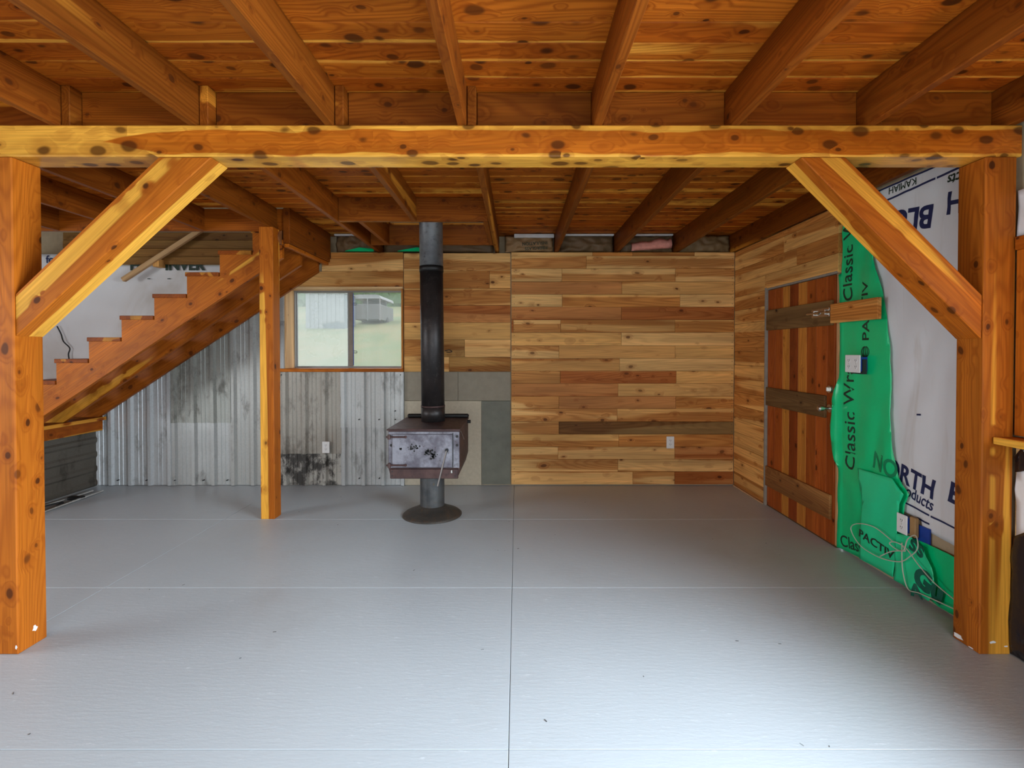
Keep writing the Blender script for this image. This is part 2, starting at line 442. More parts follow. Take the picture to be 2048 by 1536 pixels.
# ------------------------------------------------------------------ ceiling: decking, joists, headers
ZJ, ZD = 2.464, 2.655
ceil = empty('ceiling', (0, 0, ZJ), kind='structure')
STAIR = (-5.9, -2.02, 4.39, 5.45)       # stair well
CHASE = (-1.25, -0.235, 4.07, 4.915)    # flue chase
w = 0.128; y = YF; r = 0
while y < YB + .14:
    y1 = min(y + w, YB + .16)
    spans = [(XL, XR)]
    for hx0, hx1, hy0, hy1 in (STAIR, CHASE):
        if y1 > hy0 + .02 and y < hy1 - .02:
            ns = []
            for a, b in spans:
                if a < hx0: ns.append((a, min(b, hx0)))
                if b > hx1: ns.append((max(a, hx1), b))
            spans = [q for q in ns if q[1] - q[0] > .05]
    for a, b in spans:
        cuts = [a]
        if b - a > 3.2:
            cuts += sorted(random.sample([-4.62, -3.99, -2.14, -1.50, -0.255, 0.375, 1.01], 2))
            cuts = sorted(set(c for c in cuts if a - .001 <= c < b - .3))
            if cuts[0] != a: cuts = [a] + cuts
        cuts.append(b)
        for k in range(len(cuts) - 1):
            tone = random.choice([(1, 1, 1), (1, 1, 1), (1.08, 1.15, 1.2), (0.9, 0.82, 0.75), (1.05, .98, .9)])
            board('deck_board', cuts[k], cuts[k + 1], y, y1, ZD, ZD + .035, 'x', M_deck, ceil, jit(tone, .08), .004)
    y = y1; r += 1
JX = [-4.03, -3.40, -2.77, -2.14, -1.50, -0.87, -0.255, 0.375, 1.01, 1.64]
for k, x in enumerate(JX):
    board('joist', x - .02, x + .02, YF, 2.445, ZJ, ZD, 'y', M_joist, ceil, jit((1, 1, 1), .12))
LAP = 0.043
for k, x in enumerate(JX):
    xa = x + LAP; y1 = 5.44
    if x < -2.2: y1 = 4.35
    elif x < -2.1: y1 = 4.345
    elif abs(x + .87) < .01: y1 = 4.03
    board('joist', xa - .02, xa + .02, 2.335 + random.uniform(0, .015), y1, ZJ, ZD, 'y', M_joist, ceil, jit((1, 1, 1), .12))
board('joist', 2.265, 2.305, YF, 5.44, ZJ, ZD, 'y', M_joist, ceil, (1, 1, 1))
# blocking between the joists over the crossbeam
ends = [-4.6] + JX + [2.285]
for a, b in zip(ends, ends[1:]):
    x0 = a + (.064 if a > -4.5 else 0); x1 = b - .02
    board('blocking', x0 + .001, x1 - .001, 2.40, 2.438, ZJ, ZD - .002, 'x', M_joist, ceil, jit((1.15, 1.15, 1.1), .2))
# headers
hd = lambda x0, x1, y0, y1, z0=ZJ, ax='x', c=(1.1, 1.1, 1): board('header', x0, x1, y0, y1, z0, ZD - .002, ax, M_joist, ceil, jit(c, .1))
hd(-1.435, -0.235, 4.03, 4.07)
hd(-1.435, -0.20, 4.915, 4.955)
hd(-1.29, -1.25, 4.07, 4.915, ZJ, 'y')
hd(-0.275, -0.235, 4.07, 4.915, ZJ, 'y')
hd(-5.9, -2.022, 4.35, 4.39, c=(1.5, 1.5, 1.3))
hd(-2.02, -1.962, 4.33, 5.28, 2.352, 'y', (1.0, 1.0, 1))
board('ledger', -2.062, -2.022, 4.34, 5.27, 2.345, 2.385, 'y', M_post, ceil, (1, 1, 1))
board('ledger', -2.012, -1.974, 4.335, 5.25, 2.318, 2.350, 'y', M_post, ceil, (1.15, 1.15, 1.1))
bm = bmesh.new(); cyl(bm, (-2.075, 4.345, 2.40), (-2.035, 4.345, 2.40), .06, seg=24)
link('rounded_bracket', bm, M_old, None, ceil, (1.6, 1.1, 1))
# unseen upper storey shell, added to hold back sky light over the stair well
bm = bmesh.new(); bbox(bm, XL - .2, XR + .2, 0.5, YB + .4, 4.7, 4.8); bbox(bm, XL - .1, XR + .1, 0.5, 0.6, 3.6, 4.7)
tag(link('roof', bm, M_tan), kind='structure')

# ------------------------------------------------------------------ back wall
wall_b = empty('wall_back', (0, YB, 0), kind='structure')
WX0, WX1, WZ0, WZ1 = -2.42, -1.215, 1.236, 2.075
bm = bmesh.new()
for x0, x1, z0, z1 in ((XL - .1, WX0 - .029, 0, 2.44), (WX1 + .019, XR + .1, 0, 2.44), (WX0 - .029, WX1 + .019, 0, WZ0 - .035), (WX0 - .029, WX1 + .019, WZ1 + .021, 2.44)):
    bbox(bm, x0, x1, 5.285, 5.44, z0, z1)
for x0, x1, z0, z1 in ((XL - .1, WX0 - .029, 0, 4.75), (WX1 + .019, XR + .1, 0, 4.75), (WX0 - .029, WX1 + .019, 0, WZ0 - .035), (WX0 - .029, WX1 + .019, WZ1 + .021, 4.75)):
    bbox(bm, x0, x1, 5.44, 5.52, z0, z1)
link('wall_core', bm, M_tan, None, wall_b)
LT, MD, RD, DK, OR = (1.0, 1.0, 1.0), (0.86, 0.78, 0.68), (0.74, 0.52, 0.42), (0.30, 0.29, 0.27), (.95, .88, .75)
rz = [2.457, 2.417, 2.285, 2.148, 2.016, 1.883, 1.747, 1.613, 1.477, 1.341, 1.21, 1.078, 0.943, 0.811, 0.675, 0.542, 0.41, 0.279, 0.146, 0.012]
rj = [[0.792, 1.215, 1.863], [0.729], [0.471, 1.664], [1.101], [0.475, 1.713], [1.097], [-0.037, 0.46, 1.66], [1.097], [0.442, 1.664], [1.079], [0.456, 1.676], [1.065], [0.442, 1.673], [1.055], [0.442], [1.074], [0.433, 1.664], [1.065], [1.222, 1.664]]
rc = [[LT, OR, MD, LT], [LT, LT], [LT, LT, LT], [RD, MD], [LT, OR, LT], [RD, RD], [RD, LT, MD, OR], [OR, LT], [LT, MD, OR], [MD, LT], [LT, RD, OR], [RD, MD], [LT, RD, OR], [LT, MD], [LT, DK], [OR, OR], [LT, LT, RD], [LT, LT], [LT, LT, RD]]
for i in range(19):
    xs_ = [-0.06] + rj[i] + [2.284]
    for k in range(len(xs_) - 1):
        dp = random.uniform(0, .004)
        board('wall_plank', xs_[k] + .001, xs_[k + 1] - .001, YB - .002 + dp, 5.285, rz[i + 1] + .001, rz[i] - .001, 'x', M_pine, wall_b, jit(rc[i][k], .06), .002)
bz = [2.448, 2.262, 2.08, 1.901, 1.72, 1.541, 1.357, 1.202]
bj = [[], [-0.289], [], [], [], [-0.93, -0.552], [-0.90, -0.715]]
bc = [[LT], [MD, MD], [MD], [RD], [OR], [OR, (.5, .46, .38), LT], [OR, LT, (.55, .5, .4)]]
for i in range(7):
    xs_ = [-1.19] + bj[i] + [-0.068]
    for k in range(len(xs_) - 1):
        board('wall_plank', xs_[k] + .001, xs_[k + 1] - .001, YB + random.uniform(0, .004), 5.285, bz[i + 1] + .001, bz[i] - .001, 'x', M_pine, wall_b, jit(bc[i][k], .05), .002)
cz = [2.456, 2.388, 2.256, 2.09]
for i, (x0, c) in enumerate(((-1.955, OR), (-2.05, LT), (-2.42, MD))):
    board('wall_plank', x0, -1.196, YB + .002, 5.285, cz[i + 1] + .001, cz[i] - .001, 'x', M_pine, wall_b, jit(c, .05), .002)
# hearth boards behind the stove
def panel(name, x0, x1, z0, z1, mat, c=None, d=0.0):
    bm = bmesh.new(); bbox(bm, x0, x1, YB + .004 - d, 5.286, z0, z1, .002)
    return link(name, bm, mat, None, wall_b, c)
panel('cement_board', -1.187, -0.623, 0.896, 1.199, M_taupe)
panel('cement_board', -0.620, -0.070, 0.896, 1.199, M_taupe, None, .003)
panel('fibre_board', -1.187, -0.376, 0.003, 0.893, M_osb, (.88, .88, .86))
panel('slate_board', -0.373, -0.070, 0.012, 0.893, M_slate, None, .004)
# corrugated sheets
def sheet(x0, x1, zt0, zt1, z0, mat, col, y=YB + .004, phase=0.0, pitch=0.2075):
    """ribbed sheet, top edge running from zt0 at x0 to zt1 at x1"""
    pr = [(0, 0), (.014, .027), (.046, .027), (.060, 0), (.106, 0), (.110, .005), (.114, 0), (.148, 0), (.152, .005), (.156, 0)]
    pts = []
    n0 = int(math.floor((x0 - phase) / pitch)) - 1
    for n in range(n0, n0 + int((x1 - x0) / pitch) + 4):
        for px, h in pr: pts.append((phase + n * pitch + px, h))
    def hat(x):
        for (a, ha), (b, hb) in zip(pts, pts[1:]):
            if a <= x <= b: return ha + (hb - ha) * (x - a) / max(b - a, 1e-6)
        return 0
    q = [(x0, hat(x0))] + [p for p in pts if x0 < p[0] < x1] + [(x1, hat(x1))]
    cx = (x0 + x1) / 2
    bm = bmesh.new(); rows = []
    NZ = 6
    for x, h in q:
        zt = zt0 + (zt1 - zt0) * (x - x0) / (x1 - x0)
        rows.append([bm.verts.new((x - cx, -h + .0025 * mnoise.noise((x * 3, zt * 2, k * 1.3)), z0 + (zt - z0) * k / NZ)) for k in range(NZ + 1)])
    for a, b in zip(rows, rows[1:]):
        for k in range(NZ): bm.faces.new((a[k], b[k], b[k + 1], a[k + 1]))
    o = link('metal_sheet', bm, mat, T(cx, y, 0), wall_b, col)
    md = o.modifiers.new('thickness', 'SOLIDIFY'); md.thickness = .0012
    return o
CL = (1.1, 1.12, 1.14)
sheet(-4.60, -3.63, 0.66, 1.32, 0.004, M_metal, CL, phase=-4.31)
sheet(-3.655, -2.995, 0.70, 0.70, 0.004, M_metal, (.92, .92, .9), YB + .010, -3.645)
sheet(-3.640, -3.005, 1.24, 1.72, 0.664, M_metal, (.72, .72, .66), YB + .002, -3.645)
sheet(-3.015, -2.500, 1.66, 1.96, 0.004, M_metal, (.80, .78, .74), YB + .008, -3.02)
sheet(-2.700, -2.430, 1.72, 2.05, 1.735, M_metal, (.85, .85, .84), YB + .002, -2.70)
sheet(-2.510, -1.845, 0.36, 0.36, 0.004, M_mould, (1, 1, 1), YB + .012, -2.475)
sheet(-2.510, -1.850, 1.199, 1.199, 0.336, M_metal, (.78, .71, .62), YB + .003, -2.475)
sheet(-1.862, -1.195, 0.63, 0.63, 0.004, M_metal, (1.05, 1.06, 1.06), YB + .010, -1.857)
sheet(-1.862, -1.195, 1.199, 1.199, 0.615, M_metal, (1.12, 1.13, 1.12), YB + .001, -1.857)
sheet(-2.510, -2.432, 1.95, 2.05, 1.237, M_metal, (.8, .8, .8), YB + .004, -2.49)
bm = bmesh.new(); bbox(bm, -1.198, -1.189, YB - .022, 5.286, 0.003, 1.199); bbox(bm, -1.204, -1.189, YB - .024, YB - .020, .003, 1.199)
link('metal_edge_strip', bm, M_metal, None, wall_b, CL)
# screws on planks and sheets, too small to pick apart
bm = bmesh.new()
for i in range(1, 19):
    for x in (-0.03, 2.262):
        for dz in (.03, .10):
            cyl(bm, (x, YB - .0035, rz[i] - dz), (x, YB, rz[i] - dz), .0035, seg=6)
for x, z in ((-1.66, .70), (-1.45, .70), (-1.28, .70), (-1.28, .79), (-1.66, .08), (-1.45, .08), (-3.05, .06), (-3.3, .06), (-3.6, .06), (-3.9, .06), (-4.2, .06), (-2.47, 1.17), (-1.82, 1.17), (-1.22, 1.17)):
    cyl(bm, (x, YB - .026, z), (x, YB, z), .006, seg=8)
tag(link('screw_heads', bm, M_dark, None, wall_b), kind='stuff')
# brown boards high above the stair
zz = 2.325
for i in range(4):
    board('wall_plank', -4.75, -2.065, YB - .018 + .004 * (i % 2), 5.262, zz + .001, zz + .083, 'x', M_old, wall_b, jit((1.25, 1.05, .7), .15), .003); zz += .084

# ------------------------------------------------------------------ window in the back wall
win = empty('window_1', (-1.82, 5.4, WZ0), kind='structure')
GY = 5.45
board('window_jamb', -2.448, -2.42, YB - .012, GY + .03, WZ0, WZ1, 'z', M_raw, win, (1, .88, .72))
board('window_jamb', -1.215, -1.197, YB - .012, GY + .03, WZ0, WZ1, 'z', M_pine, win, (.95, .85, .7))
board('window_head', -2.44, -1.197, YB - .014, GY + .03, WZ1, WZ1 + .02, 'x', M_raw, win, (1, .88, .72))
board('window_sill', -2.49, -1.192, YB - .03, GY + .03, WZ0 - .034, WZ0, 'x', M_post, win, (1, 1, 1))
board('window_casing', -2.462, -2.445, YB - .014, YB + .02, WZ0, WZ1, 'z', M_post, win, (.9, .8, .8))
def rect_frame(name, x0, x1, z0, z1, t, y0, y1, mat, parent):
    bm = bmesh.new()
    bbox(bm, x0, x0 + t, y0, y1, z0, z1); bbox(bm, x1 - t, x1, y0, y1, z0, z1)
    bbox(bm, x0 + t, x1 - t, y0, y1, z0, z0 + t); bbox(bm, x0 + t, x1 - t, y0, y1, z1 - t, z1)
    return link(name, bm, mat, None, parent)
rect_frame('window_frame', -2.42, -1.215, WZ0, WZ1, .010, GY - .015, GY + .05, M_alu, win)
s1 = rect_frame('window_sash', -2.410, -1.80, WZ0 + .010, WZ1 - .010, .009, GY + .018, GY + .04, M_alu, win)
s2 = rect_frame('window_sash', -1.842, -1.225, WZ0 + .010, WZ1 - .010, .009, GY - .006, GY + .014, M_alu, win)
bm = bmesh.new(); bbox(bm, -1.828, -1.782, GY - .010, GY + .012, WZ0 + .02, WZ1 - .02, .003)
link('meeting_stile', bm, M_grey_trim, None, win)
bm = bmesh.new(); bbox(bm, -2.401, -1.809, GY + .027, GY + .031, WZ0 + .019, WZ1 - .019)
link('pane', bm, M_pane2, None, s1)
bm = bmesh.new(); bbox(bm, -1.784, -1.234, GY + .002, GY + .006, WZ0 + .019, WZ1 - .019)
link('pane', bm, M_pane, None, s2)
bm = bmesh.new(); bbox(bm, -1.783, -1.777, GY - .008, GY + .0, WZ0 + .03, WZ1 - .03)
link('blue_tape', bm, M_blue, None, s2)
for z in (1.41, 1.93):
    bm = bmesh.new(); tube(bm, spline([(-1.772, GY - .012, z + .01), (-1.745, GY - .02, z + .01), (-1.738, GY - .02, z), (-1.745, GY - .02, z - .01), (-1.772, GY - .012, z - .01)], 4), .003, 6)
    link('pull_loop', bm, M_dark, None, s2)

# ------------------------------------------------------------------ right wall
wall_r = empty('wall_right', (XR, 1.5, 0), kind='structure')
RW = (-0.65, 2.16, 1.03, 1.90)   # window_2: y0,y1,z0,z1
DY0, DY1, DZ = 3.60, 4.585, 1.98
bm = bmesh.new()
for y0, y1, z0, z1 in ((YF, RW[0], 0, 4.75), (RW[0], RW[1], 0, RW[2]), (RW[0], RW[1], RW[3], 4.75), (RW[1], DY0 - .03, 0, 4.75), (DY0 - .03, DY1 + .03, DZ + .02, 4.75), (DY1 + .03, 5.5, 0, 4.75)):
    bbox(bm, XR, XR + .15, y0, y1, z0, z1)
link('wall_core', bm, M_tan, None, wall_r)
z = 0.012; i = 0
LR = (.98, .88, .72)
while z < 2.44:
    z1 = min(z + .1405, 2.455)
    if z < DZ - .05:
        board('wall_plank', 2.286 + random.uniform(0, .003), XR, 4.62, 5.262, z + .001, z1 - .001, 'y', M_pine, wall_r, jit(LR, .07), .002)
    else:
        js = [3.568] + ([[4.30], [3.98], [4.62], [4.1]][i % 4]) + [5.262]
        for a, b in zip(js, js[1:]):
            board('wall_plank', 2.286 + random.uniform(0, .003), XR, a + .001, b - .001, z + .001, z1 - .001, 'y', M_pine, wall_r, jit(LR, .08), .002)
    z = z1; i += 1
# floor-level trim at the foot of the planks
board('trim_1', 2.276, 2.30, 4.62, 5.255, 0.0, 0.010, 'y', M_raw, None, (1, .9, .8), .001)['kind'] = 'structure'

# ------------------------------------------------------------------ plank door in the right wall
door = empty('door_1', (2.30, 4.09, 0), kind='structure')
yb = [4.579, 4.45, 4.327, 4.216, 4.088, 3.967, 3.840, 3.703, 3.615]
dc = [(.85, .62, .5), (.9, .66, .5), (1.25, 1.6, 1.3), (.55, .36, .35), (1.25, 1.55, 1.3), (.85, .66, .5), (.95, .72, .6), (.72, .5, .4)]
for k in range(8):
    board('door_board', 2.297, 2.325, yb[k + 1] + .001, yb[k] - .001, 0.012, 1.972, 'z', M_door, door, jit(dc[k], .04), .002)
def batten(z0, z1, y0=3.625, y1=4.575, c=(1, .95, .9)):
    return board('batten', 2.277, 2.297, y0, y1, z0, z1, 'y', M_old, door, c, .003)
bt = batten(1.607, 1.79); batten(0.925, 1.09, 3.70, 4.575, (1, 1, 1)); batten(0.19, 0.37, 3.63, 4.575, (1.7, 1.35, 1.1))
board('door_jamb', 2.280, 2.34, 4.585, 4.612, 0, 2.0, 'z', M_grey_trim, door)
board('door_jamb', 2.306, 2.34, 3.585, 3.612, 0, 1.98, 'z', M_raw, door, (1, .8, .62))
board('door_head', 2.284, 2.34, 3.575, 4.612, 1.976, 1.993, 'y', M_grey_trim, door)
board('added_door_sill', 2.30, 2.49, 3.585, 4.612, 0.0005, 0.0115, 'y', M_old, door, (.8, .8, .8), .001)  # dark board added to stop sky light leaking under the door
# barrel bolt
bm = bmesh.new(); bbox(bm, 2.270, 2.277, 3.64, 3.86, 1.672, 1.738, .002); bo = link('barrel_bolt', bm, M_chrome, None, bt)
bm = bmesh.new(); cyl(bm, (2.262, 3.56, 1.705), (2.262, 3.90, 1.705), .011, seg=12); cyl(bm, (2.262, 3.72, 1.705), (2.235, 3.72, 1.69), .006, seg=8); bbox(bm, 2.252, 2.272, 3.66, 3.68, 1.685, 1.725, .003); bbox(bm, 2.252, 2.272, 3.80, 3.82, 1.685, 1.725, .003)
link('bolt_rod', bm, M_chrome, None, bt)
# lever/knob and deadbolt
bm = bmesh.new(); cyl(bm, (2.297, 3.66, 1.0), (2.245, 3.66, 1.0), .011, seg=14); cyl(bm, (2.245, 3.66, 1.0), (2.215, 3.66, 1.0), .020, .024, seg=18); cyl(bm, (2.215, 3.66, 1.0), (2.205, 3.66, 1.0), .024, .014, seg=18); cyl(bm, (2.296, 3.66, 1.0), (2.288, 3.66, 1.0), .03, seg=18)
link('door_knob', bm, M_chrome, None, door, smooth=False)
bm = bmesh.new(); cyl(bm, (2.297, 3.655, 1.14), (2.280, 3.655, 1.14), .030, .027, seg=20); bbox(bm, 2.262, 2.28, 3.651, 3.659, 1.125, 1.155, .002)
link('deadbolt', bm, M_chrome, None, door)

# ------------------------------------------------------------------ other walls, out of view, with the openings that light the room
wall_l = empty('wall_left', (XL, 1.5, 0), kind='structure')
bm = bmesh.new()
for y0, y1, z0, z1 in ((YF, 0.1, 0, 4.75), (0.1, 2.3, 0, .85), (0.1, 2.3, 2.15, 4.75), (2.3, 5.5, 0, 4.75)):
    bbox(bm, XL - .15, XL, y0, y1, z0, z1)
link('wall_core', bm, M_wrapw, None, wall_l)
wall_f = empty('wall_front', (0, YF, 0), kind='structure')
bm = bmesh.new()
for x0, x1, z0, z1 in ((XL - .1, -1.6, 0, 2.7), (-1.6, 1.6, 2.3, 2.7), (1.6, XR + .1, 0, 2.7), (-1.6, 1.6, 0, .15)):
    bbox(bm, x0, x1, YF - .15, YF, z0, z1)
link('wall_core', bm, M_tan, None, wall_f)
d2 = empty('window_3', (0, YF, 0), kind='structure')
rect_frame('window_frame', -1.6, 1.6, .15, 2.3, .05, YF - .12, YF - .04, M_raw, d2)
bm = bmesh.new(); bbox(bm, -.03, .03, YF - .12, YF - .04, .2, 2.25); link('mullion', bm, M_raw, None, d2)
for a, b in ((-1.55, -.03), (.03, 1.55)):
    bm = bmesh.new(); bbox(bm, a, b, YF - .082, YF - .078, .2, 2.25); link('pane', bm, M_clear, None, d2)
d3 = empty('window_4', (XL, 1.2, .85), kind='structure')
bm = bmesh.new()
for y0, y1, z0, z1 in ((.1, .15, .85, 2.15), (2.25, 2.3, .85, 2.15), (.15, 2.25, .85, .9), (.15, 2.25, 2.1, 2.15)): bbox(bm, XL - .11, XL - .03, y0, y1, z0, z1)
link('window_frame', bm, M_raw, None, d3)
bm = bmesh.new(); bbox(bm, XL - .082, XL - .078, .15, 2.25, .9, 2.1); link('pane', bm, M_clear, None, d3)
# window beside the right post
w2 = empty('window_2', (XR, 1.5, RW[2]), kind='structure')
board('window_casing', 2.30, 2.345, 2.165, 2.31, RW[2], 1.885, 'z', M_post, w2, (1, .95, .9))
board('window_casing', 2.30, 2.345, -0.79, -0.65, RW[2], 1.885, 'z', M_post, w2, (1, .95, .9))
board('window_head', 2.293, 2.345, -0.81, 2.312, 1.885, 1.945, 'y', M_post, w2, (1, .9, .85))
board('window_sill', 2.205, 2.36, -0.83, 2.312, 0.990, 1.022, 'y', M_post, w2, (1.1, 1.1, 1.05))
board('window_jamb', 2.345, 2.49, 2.135, 2.16, 1.03, 1.9, 'z', M_raw, w2, (1, .9, .75))
board('window_jamb', 2.345, 2.49, -0.65, -0.625, 1.03, 1.9, 'z', M_raw, w2, (1, .9, .75))
bm = bmesh.new(); bbox(bm, 2.43, 2.434, -.625, 2.135, 1.03, 1.9); link('pane', bm, M_clear, None, w2)

# ================================================================== TIMBER FRAME
cb = board('crossbeam', -4.9, 2.335, 2.32, 2.466, 2.3175, ZJ - .001, 'x', M_beam, None, (1, 1, 1), .006)
# keep the grain pattern centred on the visible span
for v in cb.data.vertices: v.co.x += -1.2825
W['crossbeam'] = T(0, 2.393, 2.391); cb.matrix_basis = W['crossbeam']
tag(cb, 'long square orange crossbeam carrying the joists between the two thick posts', 'beam')
pl = empty('timber_post', (-2.405, 2.39, 0), 'thick square post under the crossbeam on the staircase side of the room', 'post')
board('post_shaft', -2.478, -2.332, 2.318, 2.464, 0.0, 2.317, 'z', M_post, pl, (1, 1, 1), .005)
pr = empty('timber_post', (2.235, 2.39, 0), 'thick square post under the crossbeam beside the white and green housewrap', 'post')
board('post_shaft', 2.162, 2.308, 2.318, 2.464, 0.0, 2.317, 'z', M_post2, pr, (1, 1, 1), .005)
def smear(parent, side, u, z, w_, h_, x=None):
    """irregular dab of floor paint on a post; side 'f' front face, 's' inner face"""
    bm = bmesh.new(); n = 9; vs = []
    for k in range(n):
        a_ = 2 * math.pi * k / n; q = random.uniform(.55, 1.1)
        du, dz = math.cos(a_) * w_ * q, math.sin(a_) * h_ * q
        vs.append(bm.verts.new((u + du, 2.3172, z + dz) if side == 'f' else (x, u + du, z + dz)))
    bm.faces.new(vs); o = link('paint_smear', bm, M_wplast, None, parent); o.modifiers.new('t', 'SOLIDIFY').thickness = .0006
smear(pr, 'f', 2.222, .060, .018, .008); smear(pr, 'f', 2.285, .040, .008, .005); smear(pr, 's', 2.43, .022, .03, .013, 2.1612); smear(pr, 's', 2.36, .008, .015, .004, 2.1612)
smear(pl, 's', 2.40, .08, .014, .018, -2.3312); smear(pl, 'f', -2.34, .035, .006, .012)
a = math.atan2(.74, .79)
b1 = prism_xz('knee_brace', [(-2.331, 1.487), (-1.413, 2.3165), (-1.66, 2.3165), (-2.331, 1.684)], 2.325, 2.462, a, M_pale, None, (1.0, 1.0, 1.0), .004)
tag(b1, 'pale striped diagonal knee brace between crossbeam and staircase-side post', 'brace')
b2 = prism_xz('knee_brace', [(1.313, 2.3165), (1.522, 2.3165), (2.1605, 1.68), (2.1605, 1.476)], 2.325, 2.462, -a, M_post, None, (.98, .92, .85), .004)
tag(b2, 'reddish diagonal knee brace in front of the housewrap', 'brace')
bm = bmesh.new(); 
pc = empty('slender_post', (-2.10, 4.26, 0), 'slender square post standing in front of the staircase near the stove', 'post')
board('post_shaft', -2.162, -2.045, 4.20, 4.318, 0.0, ZJ - .001, 'z', M_post, pc, (.98, .95, .9), .004)

# ================================================================== STAIRCASE
st = empty('staircase', (-4.34, 4.8, 0.78), 'open wooden staircase with sawtooth stringers rising from the low landing', 'staircase')
RUN, RISE = 0.2895, 0.1905
X0, Z0 = -4.072, 1.35      # front edge and top of tread 0
def nose(k): return X0 + RUN * k, Z0 + RISE * k
sl = RISE / RUN; th = math.atan(sl)
def stringer(y0, y1, col, drop):
    pts = []
    TT = .036
    for k in range(-2, 7):
        xn, zn = nose(k)
        pts.append((xn + .012, zn - RISE - (TT if k > -2 else TT)))
        pts.append((xn + .012, zn - TT))
    xe = -2.064
    pts.append((xe, nose(6)[1] - TT))
    # lower edge, parallel to the pitch
    zl = lambda x: Z0 + (x - X0) * sl - drop
    pts.append((xe, zl(xe)))
    xb = pts[0][0]
    zb = max(zl(xb), 0.735)
    if zl(xb) < 0.735:
        xz = X0 + (0.735 + drop - Z0) / sl
        pts.append((xz, .735)); pts.append((xb, .735))
    else:
        pts.append((xb, zl(xb)))
    # drop duplicated points
    q = []
    for p in pts:
        if not q or (abs(p[0] - q[-1][0]) + abs(p[1] - q[-1][1])) > .004: q.append(p)
    return prism_xz('stringer', q, y0, y1, th, M_post2 if y0 > 4.5 else M_post, st, col, 0)
stringer(4.405, 4.445, (1.0, .98, .95), .432)
stringer(4.78, 4.82, (.95, .88, .8), .432)
stringer(5.19, 5.23, (.85, .78, .7), .432)
for k in range(-2, 7):
    xn, zn = nose(k)
    board('tread', xn, min(xn + RUN + .005, -2.065), 4.395, 5.23, zn - .036, zn, 'y', M_post, st, jit((.62, .5, .45), .08), .003)
ld = empty('stair_landing', (-5.0, 4.8, 0), 'low wooden landing box with corrugated side at the foot of the stairs', 'landing')
board('rim_board', -4.38, -4.34, 4.25, 5.23, 0.59, 0.70, 'y', M_post, ld, (.7, .6, .55))
board('landing_deck', -5.6, -4.30, 4.25, 5.23, 0.70, 0.735, 'y', M_post, ld, (.7, .6, .55))
board('landing_leg', -4.40, -4.31, 4.20, 4.245, 0.0, 0.70, 'z', M_post, ld, (.7, .6, .55))
def hsheet(x, y0, y1, z0, z1):
    pr = []
    z = z0
    while z < z1:
        for dz, h in ((0, 0), (.02, .012), (.05, .012), (.07, 0)): pr.append((z + dz, h))
        z += .15
    pr.append((z1, 0)); pr = [p for p in pr if p[0] <= z1]
    bm = bmesh.new(); A = [bm.verts.new((x + h, y0, z)) for z, h in pr]; B = [bm.verts.new((x + h, y1, z)) for z, h in pr]
    for i in range(len(pr) - 1): bm.faces.new((A[i], A[i + 1], B[i + 1], B[i]))
    return bm
o = link('metal_sheet', hsheet(-4.42, 4.25, 5.235, 0.004, 0.70), M_metal, None, ld, (.22, .18, .14))
o.modifiers.new('thickness', 'SOLIDIFY').thickness = .0015
# things lying at the foot of the landing
hr = empty('stair_rail', (-4.09, 5.12, 2.17), 'pale square wooden rail fixed slantwise to the wall above the stairs', 'handrail')
d = Vector((-3.25, 0, 2.665)) - Vector((-4.02, 0, 2.175))
M = frame((-3.635, 5.16, 2.42), d, (0, 1, 0)); bm = bmesh.new(); bbox(bm, -.50, .50, -.022, .022, -.024, .024, .005)
link('rail', bm, M_raw, M, hr, (1, .9, .75))
board('rail_bracket', -3.755, -3.69, 5.165, 5.262, 2.29, 2.37, 'z', M_pine, hr, (.9, .8, .65))
fr = empty('metal_frame', (-4.2, 4.6, 0), 'old flat metal frame lying on the floor by the dark corrugated side', 'frame')
bm = bmesh.new()
tube(bm, [(-4.30, 4.28, .015), (-4.26, 5.0, .015)], .012); link('side_tube', bm, M_chrome, None, fr)
bm = bmesh.new(); tube(bm, [(-4.13, 4.28, .015), (-4.16, 5.0, .015)], .012); link('side_tube', bm, M_chrome, None, fr)
bm = bmesh.new(); tube(bm, spline([(-4.28, 4.5, .012), (-4.22, 4.62, .014), (-4.16, 4.5, .013)], 6), .011); link('cross_piece', bm, M_black, None, fr)
bm = bmesh.new(); bbox(bm, -4.27, -4.14, 4.72, 4.78, 0.004, .035, .006); link('clamp_block', bm, M_black, None, fr)
bm = bmesh.new(); bbox(bm, -4.28, -4.16, 4.40, 4.68, 0.0005, .010, .003); link('flat_plate', bm, M_alu, None, fr)

# ================================================================== WOOD STOVE
sv = empty('wood_stove', (-.736, 4.33, 0), 'rusty box wood stove on a round pedestal with an ash-grey door', 'stove')
SX0, SX1, SY0, SY1 = -1.03, -.457, 3.99, 4.67
bm = bmesh.new(); lathe(bm, [(.255, 0), (.255, .006), (.235, .022), (.17, .05), (.115, .075), (.108, .085)], 48)
link('pedestal_base', bm, iron_mat('rusty_base_steel', (.055, .05, .045), (.09, .075, .06), (.16, .08, .035), .55), T(-.736, 4.33, 0), sv, smooth=True)
bm = bmesh.new(); cyl(bm, (0, 0, .07), (0, 0, .40), .104, seg=40); link('pedestal_pipe', bm, M_ped, T(-.736, 4.33, 0), sv)
